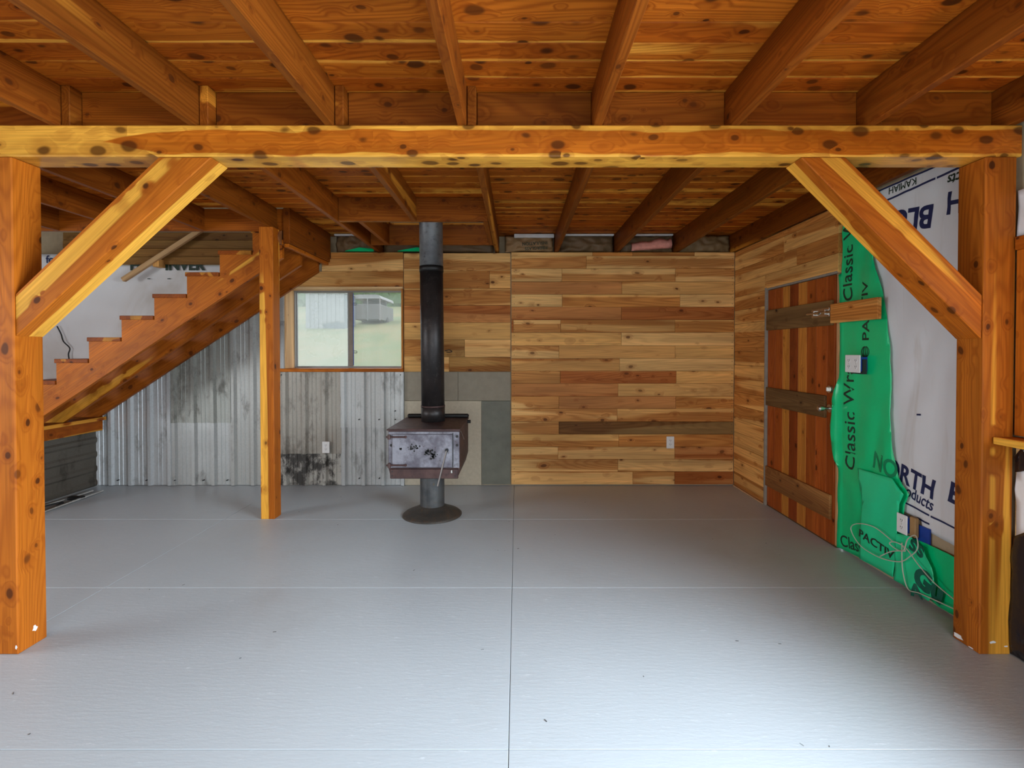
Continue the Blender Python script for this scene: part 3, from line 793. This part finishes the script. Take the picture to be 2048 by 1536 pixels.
# body: box with chamfered lower edges
bm = bmesh.new()
prof = [(SX0, .482), (SX0 + .022, .40), (SX1 - .022, .40), (SX1, .482), (SX1, .787), (SX0, .787)]
A = [bm.verts.new((x, SY0, z)) for x, z in prof]; Bv = [bm.verts.new((x, SY1, z)) for x, z in prof]
for i in range(6): bm.faces.new((A[i], A[(i + 1) % 6], Bv[(i + 1) % 6], Bv[i]))
bm.faces.new(A[::-1]); bm.faces.new(Bv); bmesh.ops.bevel(bm, geom=bm.edges[:], offset=.003, segments=1, affect='EDGES')
body = link('firebox', bm, M_iron, None, sv)
bm = bmesh.new(); bbox(bm, SX0 - .006, SX1 + .006, SY0 - .03, SY1 + .01, .787, .800, .003); link('top_plate', bm, M_iron, None, sv)
bm = bmesh.new(); bbox(bm, SX0 + .01, SX1 + .008, SY1 - .03, SY1 + .005, .800, .835, .010); link('back_fence', bm, M_black, None, sv)
bm = bmesh.new(); bbox(bm, SX0 + .004, SX1 - .004, SY0 - .006, SY0, .486, .775, .002); fp = link('front_plate', bm, M_face, None, sv)
bm = bmesh.new()
for x, z in ((SX0 + .025, .667), (SX1 - .022, .738), (SX1 - .022, .668)): cyl(bm, (x, SY0 - .0075, z), (x, SY0 - .005, z), .011, seg=16)
tag(link('bolt_holes', bm, M_dark, None, fp), kind='stuff')
bm = bmesh.new(); bbox(bm, SX0 + .036, SX1 - .058, SY0 - .024, SY0 - .006, .492, .757, .004); dr = link('stove_door', bm, M_face, None, sv)
bm = bmesh.new(); bbox(bm, SX1 - .058, SX1 - .052, SY0 - .012, SY0 - .005, .487, .765); link('door_gap', bm, M_dark, None, fp)
bm = bmesh.new(); bbox(bm, SX0 + .018, SX1 - .012, SY0 - .02, SY0 + .002, .402, .480, .004); lip = link('ash_lip', bm, M_iron, None, sv)
bm = bmesh.new()
for x in (SX0 + .035, SX1 - .035):
    for z in (.425, .46): cyl(bm, (x, SY0 - .0215, z), (x, SY0 - .018, z), .006, seg=10)
tag(link('rivets', bm, M_dark, None, lip), kind='stuff')
for z in (.737, .512):
    bm = bmesh.new(); cyl(bm, (SX0 - .008, SY0 - .032, z), (SX0 + .145, SY0 - .032, z), .007, seg=12); cyl(bm, (SX0 + .015, SY0 - .032, z - .018), (SX0 + .015, SY0 - .032, z + .018), .012, seg=12)
    cyl(bm, (SX0 + .145, SY0 - .034, z), (SX0 + .145, SY0 - .018, z), .011, seg=10)
    link('hinge_strap', bm, M_iron, None, dr)
bm = bmesh.new(); cyl(bm, (SX1 - .10, SY0 - .05, .632), (SX1 - .10, SY0 - .02, .632), .014, seg=16); link('latch_hub', bm, M_black, None, dr)
bm = bmesh.new(); tube(bm, [(SX1 - .10, SY0 - .05, .632), (SX1 - .125, SY0 - .062, .53), (SX1 - .165, SY0 - .085, .36)], .007, 10)
link('door_handle', bm, M_hand, None, dr)
# flaked enamel branch on the door
bm = bmesh.new()
random.seed(3)
for cx, cz, n, sp in ((-.845, .65, 10, .03), (-.80, .653, 10, .022), (-.70, .615, 26, .035), (-.672, .592, 22, .03), (-.925, .645, 4, .012)):
    for i in range(n):
        x = cx + random.gauss(0, sp * .5); z = cz + random.gauss(0, sp * .38); s = random.uniform(.004, .011)
        vs = [bm.verts.new((x + s * random.uniform(.6, 1.3) * math.cos(k * 1.257), SY0 - .0248, z + s * random.uniform(.6, 1.3) * math.sin(k * 1.257))) for k in range(5)]
        bm.faces.new(vs)
tag(link('flaked_enamel', bm, M_dark, None, dr), kind='stuff')
bm = bmesh.new(); bbox(bm, SX1 - .072, SX1 - .055, SY0 - .026, SY0 - .014, .445, .475, .004); link('latch_catch', bm, M_chrome, None, lip)
bm = bmesh.new(); tube(bm, [(SX1 + .004, 4.01, .775), (SX1 + .006, 4.05, .76), (SX1 + .02, 4.12, .69)], .003, 6)
link('damper_wire', bm, M_chrome, None, sv)
bm = bmesh.new(); cyl(bm, (SX1, 4.60, .77), (SX1 + .03, 4.60, .77), .015, seg=12); link('damper_knob', bm, M_black, None, sv)
pp = empty('stove_pipe', (-.744, 4.43, .80), 'tall dark flue pipe rising from the stove through the ceiling', 'flue pipe')
PX = lambda z: -.744 - (z - .8) * .009
def pipe(name, z0, z1, r, mat):
    bm = bmesh.new(); cyl(bm, (PX(z0), 4.43, z0), (PX(z1), 4.43, z1), r, seg=48); o = link(name, bm, mat, None, pp)
    for p in o.data.polygons: p.use_smooth = len(p.vertices) == 4
    return o
pipe('lower_sleeve', .802, .935, .104, M_flue); pipe('pipe_section', .93, 2.14, .1015, M_flue); pipe('pipe_section', 2.13, 3.4, .1025, M_flue2)
pipe('pipe_collar', 2.118, 2.165, .1055, M_black)
pipe('joint_band', .925, .94, .106, M_iron)
for z in (1.40,):
    bm = bmesh.new(); tube(bm, spline([(-.64, 4.43, z + .02), (-.60, 4.425, z + .03), (-.575, 4.42, z + .015), (-.60, 4.42, z + .01), (-.625, 4.43, z + .012)], 5), .004, 6)
    link('damper_handle', bm, M_black, None, pp)

# ================================================================== HOUSEWRAP ON THE RIGHT WALL
def inside(p, poly):
    x, y = p; c = False; n = len(poly)
    for i in range(n):
        x1, y1 = poly[i]; x2, y2 = poly[(i + 1) % n]
        if (y1 > y) != (y2 > y) and x < (x2 - x1) * (y - y1) / (y2 - y1) + x1: c = not c
    return c
SURF = {}
def surf_x(key, y, z):
    x, amp, seed, fold = SURF[key]
    n = mnoise.noise((y * fold[0] + z * 1.1, z * fold[1], seed)) + .5 * mnoise.noise((y * 6 - z * 5, z * 6, seed + 4)) + .25 * mnoise.noise((y * 22, z * 16, seed + 9))
    return x - abs(n) * amp - min(.036, max(0, y - 3.572) * 1.3)
def rprint(key, name, body, size, y, z, ang, mat, parent, bold=0.0, sx=1.0, align='LEFT'):
    """print that follows the wrinkles of a sheet on the right wall"""
    M = wallR(y, z, 0, ang)
    o = lettering(name, body, size, Matrix.Identity(4), mat, parent, bold, sx, align)
    put(o, M, parent)
    bm = bmesh.new(); bm.from_mesh(o.data); bm.transform(M)
    for ax in (1, 2):
        vs = [v.co[ax] for v in bm.verts]; c = min(vs) + .022
        while c < max(vs):
            co = [0, 0, 0]; no = [0, 0, 0]; co[ax] = c; no[ax] = 1
            bmesh.ops.bisect_plane(bm, geom=bm.verts[:] + bm.edges[:] + bm.faces[:], plane_co=co, plane_no=no); c += .022
    for v in bm.verts: v.co.x = surf_x(key, v.co.y, v.co.z) - .0022 + v.co.x
    bm.transform(M.inverted()); bm.to_mesh(o.data); bm.free()
    return o
def film(name, poly, x, mat, amp, seed, fold=(9, 1.2), st=.03, parent=None, label=None, cat=None):
    """wrinkled sheet hanging on the right wall; poly in (y, z)"""
    SURF[seed] = (x, amp, seed, fold)
    bm = bmesh.new(); vs = [bm.verts.new((0, a, b)) for a, b in poly]
    bm.faces.new(vs)
    ys_ = [p[0] for p in poly]; zs_ = [p[1] for p in poly]
    y = min(ys_) + st
    while y < max(ys_):
        bmesh.ops.bisect_plane(bm, geom=bm.verts[:] + bm.edges[:] + bm.faces[:], plane_co=(0, y, 0), plane_no=(0, 1, 0)); y += st
    z = min(zs_) + st * 1.5
    while z < max(zs_):
        bmesh.ops.bisect_plane(bm, geom=bm.verts[:] + bm.edges[:] + bm.faces[:], plane_co=(0, 0, z), plane_no=(0, 0, 1)); z += st * 1.5
    for v in bm.verts:
        y, z = v.co.y, v.co.z
        n = mnoise.noise((y * fold[0] + z * 1.1, z * fold[1], seed)) + .5 * mnoise.noise((y * 6 - z * 5, z * 6, seed + 4)) + .25 * mnoise.noise((y * 22, z * 16, seed + 9))
        v.co.x = -abs(n) * amp - min(.036, max(0, y - 3.572) * 1.3)
    o = link(name, bm, mat, T(x, 0, 0), parent, smooth=True)
    md = o.modifiers.new('thickness', 'SOLIDIFY'); md.thickness = .0008
    if label: tag(o, label, cat)
    return o
white = film('white_housewrap', [(3.562, 2.455), (2.47, 2.455), (2.47, .37), (2.72, .385), (2.86, .40), (2.88, .445), (3.02, .455), (3.02, .60), (3.35, .50), (3.55, .9)], 2.336, M_wrapw, .016, 1.0, (5, 1.6),
             label='white woven wrap sheet with navy lettering on the wall beside the door', cat='house wrap')
X_W = 2.322
rprint(1.0, 'brand_print', 'NORTH', .155, 3.245, .715, -10, M_navy, white, .004, .86)
rprint(1.0, 'brand_print', 'oducts', .092, 2.985, .585, -11, M_navy, white, .001, .8)
rprint(1.0, 'brand_print', 'BLUE', .178, 2.812, 2.185, 172, M_navy, white, .005)
rprint(1.0, 'brand_print', 'TH', .165, 2.722, 2.225, 173, M_navy, white, .004, .9, 'RIGHT')
rprint(1.0, 'brand_print', 'ucts', .085, 2.722, 2.345, 175, M_ink, white, .001, .9, 'RIGHT')
rprint(1.0, 'brand_print', 'KAMIAH', .060, 2.93, 2.417, 178, M_ink, white)
rprint(1.0, 'brand_print', 'BL', .155, 2.695, .66, -10, M_navy, white, .004)
def stripe(y0, y1, za, zb, t=.012, mat=M_navy, par=white, x=X_W):
    bm = bmesh.new()
    vs = [bm.verts.new((x, y0, za)), bm.verts.new((x, y1, zb)), bm.verts.new((x, y1, zb - t)), bm.verts.new((x, y0, za - t))]
    bm.faces.new(vs)
    yy = min(y0, y1) + .03
    while yy < max(y0, y1):
        bmesh.ops.bisect_plane(bm, geom=bm.verts[:] + bm.edges[:] + bm.faces[:], plane_co=(0, yy, 0), plane_no=(0, 1, 0)); yy += .03
    for v in bm.verts: v.co.x = surf_x(1.0, v.co.y, v.co.z) - .002
    o = link('printed_stripe', bm, mat, None, par); o.modifiers.new('t', 'SOLIDIFY').thickness = .0006
stripe(3.25, 2.74, 2.457, 2.452, .010); stripe(3.22, 2.80, 2.375, 2.388); stripe(2.79, 2.49, 2.388, 2.40)
stripe(2.99, 2.81, .515, .497, .010); stripe(2.80, 2.60, .495, .475, .010); stripe(2.90, 2.81, .452, .447, .010, M_navy)
stripe(2.905, 2.875, 1.055, 1.058, .010)
gp = [(3.562, 2.455), (3.562, 1.972), (3.58, 1.965), (3.58, 1.791), (3.578, 1.427), (3.58, 1.228), (3.615, 1.06), (3.636, .88), (3.615, .70), (3.58, .575), (3.58, .336), (3.582, .008), (3.263, .026), (3.029, .036), (2.60, .018), (2.60, .33), (2.809, .33), (2.99, .32), (2.971, .505), (2.937, .574), (3.029, .654), (3.069, .812), (3.089, 1.025), (3.093, 1.272), (3.106, 1.457), (3.144, 1.678), (3.196, 1.874), (3.249, 2.011), (3.24, 2.2), (3.22, 2.455)]
green = film('green_housewrap', gp, 2.320, M_wrapg, .020, 5.0, (5, 1.3), label='green plastic wrap sheet with black lettering hung next to the plank door', cat='house wrap')
X_G = 2.2985
g = green
rprint(5.0, 'brand_print', 'Classic Wrap', .148, 3.455, .59, 92, M_ink, g, .0005)
rprint(5.0, 'brand_print', 'Classic Wr', .142, 3.495, 1.765, 90, M_ink, g, .0005)
rprint(5.0, 'brand_print', 'PACTIV', .088, 3.32, 1.485, 90, M_ink, g, .001, 1.35)
bm = bmesh.new()
for k in range(5):
    t0 = -.9 + k * .45
    p = [(surf_x(5.0, 3.325, 1.415) - .002, 3.325 + .045 * math.sin(t0) * math.cos(u), 1.415 + .036 * math.sin(u)) for u in [(-1.3 + 2.6 * i / 8) for i in range(9)]]
    tube(bm, p, .0035, 4)
link('globe_print', bm, M_ink, None, g)
flap = film('wrap_flap', [(3.33, .03), (3.31, .40), (3.36, .63), (3.05, .64), (2.95, .57), (2.985, .50), (3.0, .34), (3.03, .04)], 2.296, M_wrapg2, .010, 8.0, (5, 2), .03, g)
scrap = film('wrap_flap', [(3.02, .03), (3.0, .32), (2.90, .34), (2.80, .30), (2.745, .22), (2.72, .12), (2.76, .03)], 2.294, M_wrapg2, .014, 11.0, (12, 9), .02, g)
rprint(8.0, 'brand_print', 'PACTIV', .074, 3.335, .205, -7, M_ink, flap, .001, 1.25)
rprint(11.0, 'brand_print', 'ss', .14, 2.80, .265, 165, M_green_ink, scrap, .003)
rprint(11.0, 'brand_print', 'Gu', .15, 2.855, .135, -12, M_green_ink, scrap, .009)
rprint(11.0, 'brand_print', 'A', .10, 2.875, .04, 8, M_green_ink, scrap, .004)
rprint(5.0, 'faint_print', 'NO', .155, 3.245, .715, -10, M_faint, g, .003, .86)
rprint(5.0, 'brand_print', 'Class', .11, 3.56, .065, 8, M_ink, g, .001)
# black film and wrap below the window_2 sill
bw = film('white_housewrap', [(2.305, .93), (2.315, .78), (2.305, .70), (2.31, .50), (1.20, .50), (1.20, .95), (2.29, .96)], 2.318, M_wrapw, .010, 15.0, label='narrow white wrap sheet under the sill of the window beside the post', cat='house wrap')
bf = film('black_film', [(2.305, .56), (2.318, .44), (2.308, .40), (2.318, .20), (2.31, .01), (1.20, .01), (1.20, .60), (2.25, .60)], 2.305, M_film, .022, 19.0, (7, 3), .025, label='crumpled black plastic film hanging to the floor below the window sill', cat='plastic film')
bf2 = film('black_film', [(2.52, .02), (2.47, .02), (2.47, .70), (2.50, .66), (2.53, .45)], 2.325, M_film, .012, 23.0, (7, 3), .025, label='strip of black plastic film behind the post next to the green wrap', cat='plastic film')
bf3 = film('black_film', [(2.31, .93), (2.30, .86), (2.20, .90), (1.20, .90), (1.20, .975), (2.28, .975)], 2.306, M_film, .010, 27.0, (7, 3), .03, label='folded strip of black plastic film tucked right under the window sill', cat='plastic film')
bm = bmesh.new(); bbox(bm, 2.322, 2.338, 2.22, 2.32, .01, .98); tag(link('sheathing_strip', bm, M_raw, None, wall_r, (1, .85, .6)))
# white plastic scrap above window_2
ws = film('white_housewrap', [(2.318, 2.16), (2.32, 1.95), (1.2, 1.95), (1.2, 2.16)], 2.318, M_wrapw, .014, 31.0, label='crumpled white wrap strip above the window beside the post', cat='house wrap')
# short cedar board that keeps the bolt
kb = board('keeper_board', 2.250, 2.277, 3.125, 3.598, 1.62, 1.757, 'y', M_pine, None, (1, .84, .62), .003)
tag(kb, 'short horizontal cedar board screwed over the green wrap beside the door bolt', 'board')

# ------------------------------------------------------------------ electrical boxes
def outlet(M, label, gangs=1, w=.078, h=.122, duplex=True):
    e = empty('wall_outlet', (0, 0, 0), label, 'outlet'); put(e, M)
    bm = bmesh.new(); bbox(bm, -w / 2, w / 2, -h / 2, h / 2, 0, .007, .003); link('cover_plate', bm, M_wplast, M, e)
    for gx in ([0] if gangs == 1 else [-.035, .035]):
        for s in (-1, 1):
            bm = bmesh.new()
            if duplex: cyl(bm, (gx, s * .021, .006), (gx, s * .021, .0085), .016, seg=20)
            else: bbox(bm, gx - .012, gx + .012, s * .021 - .012, s * .021 + .012, .006, .0085)
            rc_ = link('socket', bm, M_wplast, M, e)
            bm = bmesh.new()
            bbox(bm, gx - .008, gx - .005, s * .021 - .002, s * .021 + .008, .008, .0092); bbox(bm, gx + .005, gx + .008, s * .021 - .002, s * .021 + .008, .008, .0092); cyl(bm, (gx, s * .021 - .008, .008), (gx, s * .021 - .008, .0092), .0025, seg=8)
            link('socket_slots', bm, M_dark, M, rc_)
        bm = bmesh.new(); cyl(bm, (gx, 0, .006), (gx, 0, .0085), .003, seg=8); link('screw', bm, M_chrome, M, e)
    return e
outlet(frame((1.615, YB - .003, .457), (1, 0, 0), (0, 0, 1)), 'white duplex outlet on the pine plank wall', 1, .082, .126)
outlet(frame((-2.004, YB - .026, .41), (1, 0, 0), (0, 0, 1)), 'white duplex outlet on the corrugated metal below the window', 1)
o = outlet(frame((2.262, 3.362, 1.335), (0, -1, 0), (0, 0, 1)), 'white double switch plate on a blue box over the green wrap', 2, .15, .118)
bm = bmesh.new(); bbox(bm, -.06, .058, -.050, .045, -.055, -.001); link('junction_box', bm, M_blue, W[o.name], o)
bm = bmesh.new(); bbox(bm, -.03, .066, -.068, .03, -.045, -.018); link('box_shadow_block', bm, M_dark, W[o.name], o)  # dark block standing in for the black shadow around the switch box
o = outlet(frame((2.288, 2.952, .395), (0, -1, 0), (0, 0, 1)), 'white outlet plate low on the wall where the white wrap is torn', 1, .080, .115)
bm = bmesh.new(); bbox(bm, -.03, .035, -.045, .045, -.04, -.001); bbox(bm, .05, .15, -.075, .02, -.044, -.034); link('junction_box', bm, M_blue, W[o.name], o)
bm = bmesh.new(); bbox(bm, .042, .085, -.055, .06, -.03, -.006, .004); link('torn_cardboard', bm, M_kraft, W[o.name], o, (1.8, 1.8, 1.6))
# loose grey cable
cb_ = bmesh.new()
X_C = 2.268
pts = [(3.0, .27), (3.15, .305), (3.30, .275), (3.38, .21), (3.28, .14), (3.10, .135), (2.95, .17), (2.86, .24), (2.80, .31), (2.83, .37), (2.88, .33), (2.90, .26), (2.96, .235), (3.02, .25), (2.97, .28), (2.90, .27), (2.80, .215), (2.68, .165), (2.52, .12)]
tube(cb_, spline([(X_C - .006 * (i % 3), a, b) for i, (a, b) in enumerate(pts)], 8), .0030, 6)
pts = [(2.93, .27), (2.93, .20), (2.92, .10), (2.88, .02), (2.80, .035), (2.68, .05), (2.50, .07)]
tube(cb_, spline([(X_C + .0, a, b + .02) for a, b in pts], 8), .0030, 6)
pts = [(3.10, .14), (3.02, .20), (2.95, .235), (2.90, .255), (2.93, .285)]
tube(cb_, spline([(X_C - .004, a, b) for a, b in pts], 8), .0030, 6)
tag(link('loose_cable', cb_, M_cable), 'thin grey electrical cable looped loosely over the green wrap', 'cable')

# ================================================================== WRAP BEHIND THE STAIRS
def film_b(name, poly, y, mat, amp, seed, label=None, cat=None, fold=(6, 1.5), st=.05):
    bm = bmesh.new(); bm.faces.new([bm.verts.new((a, 0, b)) for a, b in poly])
    for ax in (0, 2):
        vals = [p[0 if ax == 0 else 1] for p in poly]; c = min(vals) + st
        no = (1, 0, 0) if ax == 0 else (0, 0, 1)
        while c < max(vals):
            bmesh.ops.bisect_plane(bm, geom=bm.verts[:] + bm.edges[:] + bm.faces[:], plane_co=(c, 0, 0) if ax == 0 else (0, 0, c), plane_no=no); c += st
    for v in bm.verts:
        x, z = v.co.x, v.co.z
        n = mnoise.noise((x * fold[0] - z * 3, z * fold[1] + x, seed)) + .5 * mnoise.noise((x * 9, z * 9, seed + 3))
        v.co.y = -abs(n) * amp
    o = link(name, bm, mat, T(0, y, 0), None, smooth=True)
    o.modifiers.new('thickness', 'SOLIDIFY').thickness = .0008
    if label: tag(o, label, cat)
    return o
sw = film_b('white_housewrap', [(-5.9, .75), (-4.35, .75), (-4.345, .86), (-3.66, 1.30), (-2.50, 2.06), (-2.50, 2.323), (-4.76, 2.323), (-4.76, 2.44), (-5.9, 2.44)], 5.283, M_wrapw, .006, 41.0, 'large white wrap sheet on the wall behind the staircase', 'house wrap')
lettering('brand_print', 'INVER', .15, wallB(-3.70, 2.318, 5.268), M_ink, sw, .006)
lettering('brand_print', 'H', .15, wallB(-4.07, 2.318, 5.268), M_ink, sw, .006)
for x in (-3.45, -3.66, -3.87): 
    bm = bmesh.new(); bbox(bm, x - .015, x + .015, 5.266, 5.268, 2.175, 2.183); link('printed_dash', bm, M_ink, None, sw)
lettering('brand_print', 'for', .11, wallB(-4.95, 2.38, 5.268), M_navy, sw, .002)
bm = bmesh.new(); tube(bm, spline([(-4.83, 5.255, 1.68), (-4.79, 5.255, 1.60), (-4.76, 5.25, 1.52), (-4.70, 5.255, 1.45), (-4.71, 5.25, 1.38), (-4.69, 5.255, 1.25)], 5), .006, 6)
tag(link('dark_twig', bm, M_dark), 'thin dark wire hanging crooked on the white wrap behind the stairs', 'wire')
bm = bmesh.new(); bbox(bm, -3.72, -3.50, 5.272, 5.276, 1.20, 1.42); link('green_corner', bm, M_wrapg, None, sw)

# ------------------------------------------------------------------ insulation in the joist bays over the back wall
def batt(x0, x1, label, c, pink=False, y=5.33):
    x0 += .014; x1 -= .014
    bm = bmesh.new()
    n, m = 28, 12; g = []
    for i in range(n + 1):
        row = []
        for j in range(m + 1):
            u, v = i / n, j / m
            bul = .006 + .045 * math.sin(math.pi * u) ** .5 * math.sin(math.pi * v) ** .5 + .03 * mnoise.noise((x0 * 7 + u * 7, v * 4, 2.0)) + .012 * mnoise.noise((x0 * 7 + u * 19, v * 9, 5.0))
            row.append(bm.verts.new((x0 + (x1 - x0) * u, y - bul, 2.468 + .172 * v)))
        g.append(row)
    for i in range(n):
        for j in range(m): bm.faces.new((g[i][j], g[i + 1][j], g[i + 1][j + 1], g[i][j + 1]))
    e = empty('insulation_batt', ((x0 + x1) / 2, y, 2.462), label, 'insulation')
    o = link('kraft_facing', bm, M_kraft, None, e, c, True); o.modifiers.new('t', 'SOLIDIFY').thickness = .004
    return e
bt1 = batt(-1.93, -1.49, 'brown insulation batt in the ceiling bay over the window', (.9, .9, .9))
bt0 = batt(-1.43, -.24, 'brown insulation batt behind the flue pipe chase', (.7, .7, .7), y=5.36)
bt2 = batt(-.14, .395, 'brown insulation batt printed with black lettering between ceiling joists', (1.5, 1.5, 1.5))
lettering('brand_print', 'FIBERGLASS', .046, wallB(.32, 2.505, 5.250, 183), M_ink, bt2, .0005)
lettering('brand_print', 'INSULATION', .046, wallB(.32, 2.555, 5.250, 183), M_ink, bt2, .0005)
bt3 = batt(.445, 1.03, 'dark crumpled insulation batt with white paper edge along the top', (.75, .75, .75))
bt4 = batt(1.08, 1.66, 'insulation batt with torn pink glass wool showing', (.7, .7, .7))
bt5 = batt(1.71, 2.262, 'smooth dull insulation batt in the bay against the side wall', (1.1, 1.2, 1.2))
bm = bmesh.new(); g = []
for i in range(13):
    u = i / 12
    g.append([bm.verts.new((1.20 + .42 * u, 5.275 - .03 * math.sin(math.pi * v) + .01 * mnoise.noise((u * 9, v * 5, 1)), 2.484 + .03 * u + (.05 + .05 * u * abs(math.sin(u * 7))) * v)) for v in (0, .33, .66, 1)])
for a, b in zip(g, g[1:]):
    for k in range(3): bm.faces.new((a[k], b[k], b[k + 1], a[k + 1]))
o = link('pink_wool', bm, M_pink, None, bt4, smooth=True); o.modifiers.new('t', 'SOLIDIFY').thickness = .02
for par, x0, x1 in ((bt2, -.03, .39), (bt3, .45, 1.02), (bt4, 1.09, 1.64), (bt1, -1.92, -1.6)):
    bm = bmesh.new(); bbox(bm, x0, x1, 5.262, 5.30, 2.612 if par is bt2 else 2.632, 2.650, .004); link('white_paper_edge', bm, M_wrapw, None, par)
for x0, x1 in ((-1.80, -1.50), (-1.25, -.86)):
    bm = bmesh.new(); vs = [bm.verts.new(p) for p in ((x0, 5.244, 2.46), (x1, 5.244, 2.46), (x1, 5.255, 2.49), ((x0 + x1) / 2, 5.25, 2.505), (x0, 5.255, 2.47))]; bm.faces.new(vs)
    o = link('green_wrap_scrap', bm, M_wrapg); o.modifiers.new('t', 'SOLIDIFY').thickness = .001
    tag(o, 'scrap of green wrap on the plank top %s' % ('over the window' if x0 < -1.5 else 'beside the flue pipe'), 'house wrap')

# ------------------------------------------------------------------ floor litter
random.seed(21)
bm = bmesh.new()
for i in range(40):
    x = random.uniform(-2.2, 2.0); y = random.uniform(1.75, 5.0); a = random.uniform(0, 3.1); L_ = random.uniform(.002, .008)
    dx, dy = math.cos(a) * L_, math.sin(a) * L_
    tube(bm, [(x - dx, y - dy, .0015), (x + dx, y + dy, .002)], random.uniform(.0006, .0014), 5)
tag(link('floor_litter', bm, M_dark, None, floor), kind='stuff')

# ================================================================== OUTSIDE
def grass_mat():
    t = NT('summer_grass'); P, L = t.coords(False)
    n = t.noise(t.vmul(L, (.25, .08, .25)), 1.0, 5.0, 0.65); n2 = t.noise(t.vmul(L, (3, .8, 3)), 1.0, 4.0, .7)
    c = t.mix(t.ss(n, .38, .62), (.11, .14, .045), (.22, .175, .075))
    c = t.mix(t.math('MULTIPLY', n2, .5), c, (.10, .13, .05))
    t.l(c, t.b.inputs['Base Color']); t.b.inputs['Roughness'].default_value = .9
    return t.m
bm = bmesh.new()
NX, NY = 30, 40; g = []
gz = lambda x, y: -.4 + .12 * (y - 6) + max(0, y - 85) * .16 + .25 * mnoise.noise((x * .08, y * .08, 0))
for i in range(NX + 1):
    g.append([bm.verts.new((-70 + 110 * i / NX, 5.6 + 110 * j / NY, gz(-70 + 110 * i / NX, 5.6 + 110 * j / NY))) for j in range(NY + 1)])
for i in range(NX):
    for j in range(NY): bm.faces.new((g[i][j], g[i + 1][j], g[i + 1][j + 1], g[i][j + 1]))
tag(link('ground', bm, grass_mat(), None, None, smooth=True), kind='structure')
bm = bmesh.new(); bbox(bm, -80, 50, -60, 5.6, -.9, -.55); tag(link('ground', bm, bpy.data.materials['summer_grass']), kind='structure')
# horse trailer up the slope
M_tr = plain('chalky_trailer_paint', (.20, .20, .20), .5, 0, .3, 6); M_trd = plain('mottled_trailer_panel', (.13, .125, .12), .7, 0, .6, 30)
tr = empty('stock_trailer', (-11.6, 38, gz(-11.6, 38)), 'pale stock trailer with rounded roof parked in the grass', 'trailer')
tz = gz(-11.6, 38); tx = -11.35
bm = bmesh.new(); bbox(bm, tx - 1.0, tx + .98, 38, 42, tz + .35, tz + 1.55, .05); link('trailer_body', bm, M_trd, None, tr)
bm = bmesh.new()
pf = [(-1.02, 1.95)] + [(-1.02 + .3 * (1 - math.cos(a)), 1.95 + .3 * math.sin(a)) for a in (.5, 1.0, 1.57)] + [(1.02 - .3 * (1 - math.cos(a)), 1.95 + .3 * math.sin(a)) for a in (1.57, 1.0, .5)] + [(1.02, 1.95)]
A = [bm.verts.new((tx + x, 37.9, tz + z)) for x, z in pf]; Bv = [bm.verts.new((tx + x, 42, tz + z)) for x, z in pf]
for i in range(len(pf)): bm.faces.new((A[i], A[(i + 1) % len(pf)], Bv[(i + 1) % len(pf)], Bv[i]))
bm.faces.new(A[::-1]); bm.faces.new(Bv); link('trailer_roof', bm, M_tr, None, tr)
for x in (-1.0, -.02, .92):
    bm = bmesh.new(); bbox(bm, tx + x, tx + x + .06, 37.95, 38.02, tz + .3, tz + 1.97); link('trailer_post', bm, M_tr, None, tr)
bm = bmesh.new(); bbox(bm, tx - .95, tx + .93, 40.0, 40.1, tz + 1.5, tz + 1.97); link('trailer_front_wall', bm, M_trd, None, tr)
for x in (-.95, .85):
    bm = bmesh.new(); cyl(bm, (tx + x, 40, tz + .32), (tx + x + .18, 40, tz + .32), .33, seg=24); link('wheel', bm, M_dark, None, tr)
# weathered tin shed
sd = empty('tin_shed', (-12.9, 34, gz(-12.9, 34)), 'weathered whitish tin shed with a torn lower edge out in the field', 'shed')
sz = gz(-12.9, 34)
M_sh = plain('chalk_white_tin', (.23, .235, .245), .6, 0, .25, 3)
random.seed(5)
for i in range(9):
    x = -14.35 + .29 * i
    bm = bmesh.new(); bbox(bm, x, x + .27, 34 + .03 * (i % 2), 34.04 + .03 * (i % 2), sz + (0 if i < 4 else random.uniform(.05, .55)), sz + 2.4)
    link('tin_panel', bm, M_sh, None, sd)
bm = bmesh.new(); bbox(bm, -14.35, -11.75, 34.1, 36.4, sz, sz + 2.35); link('shed_core', bm, plain('blue_grey_tarp', (.09, .11, .14), .7), None, sd)
bm = bmesh.new(); bbox(bm, -14.5, -11.6, 33.9, 36.6, sz + 2.4, sz + 2.48); link('shed_roof', bm, M_tr, None, sd)
# hedge line at the top of the slope
M_leaf = plain('distant_foliage', (.055, .105, .035), .9, 0, .5, 1.2)
random.seed(9)
for i in range(7):
    x = -60 + 10.6 * i; yy = 84 + random.uniform(-4, 4); zz = gz(x, yy)
    bm = bmesh.new(); bmesh.ops.create_icosphere(bm, subdivisions=4, radius=1)
    for v in bm.verts:
        k = 1 + .35 * mnoise.noise(v.co * 2.2 + Vector((i * 7, 0, 0))) + .2 * mnoise.noise(v.co * 6)
        v.co = Vector((v.co.x * 4.4 * k, v.co.y * 2.6 * k, 1.5 + v.co.z * 4.2 * k))
    o = link('field_bush', bm, M_leaf, T(x, yy, zz), smooth=False)
    tag(o, 'rounded green bush in the hedge at the top of the field', 'bush', 'hedge bushes at the top of the field')
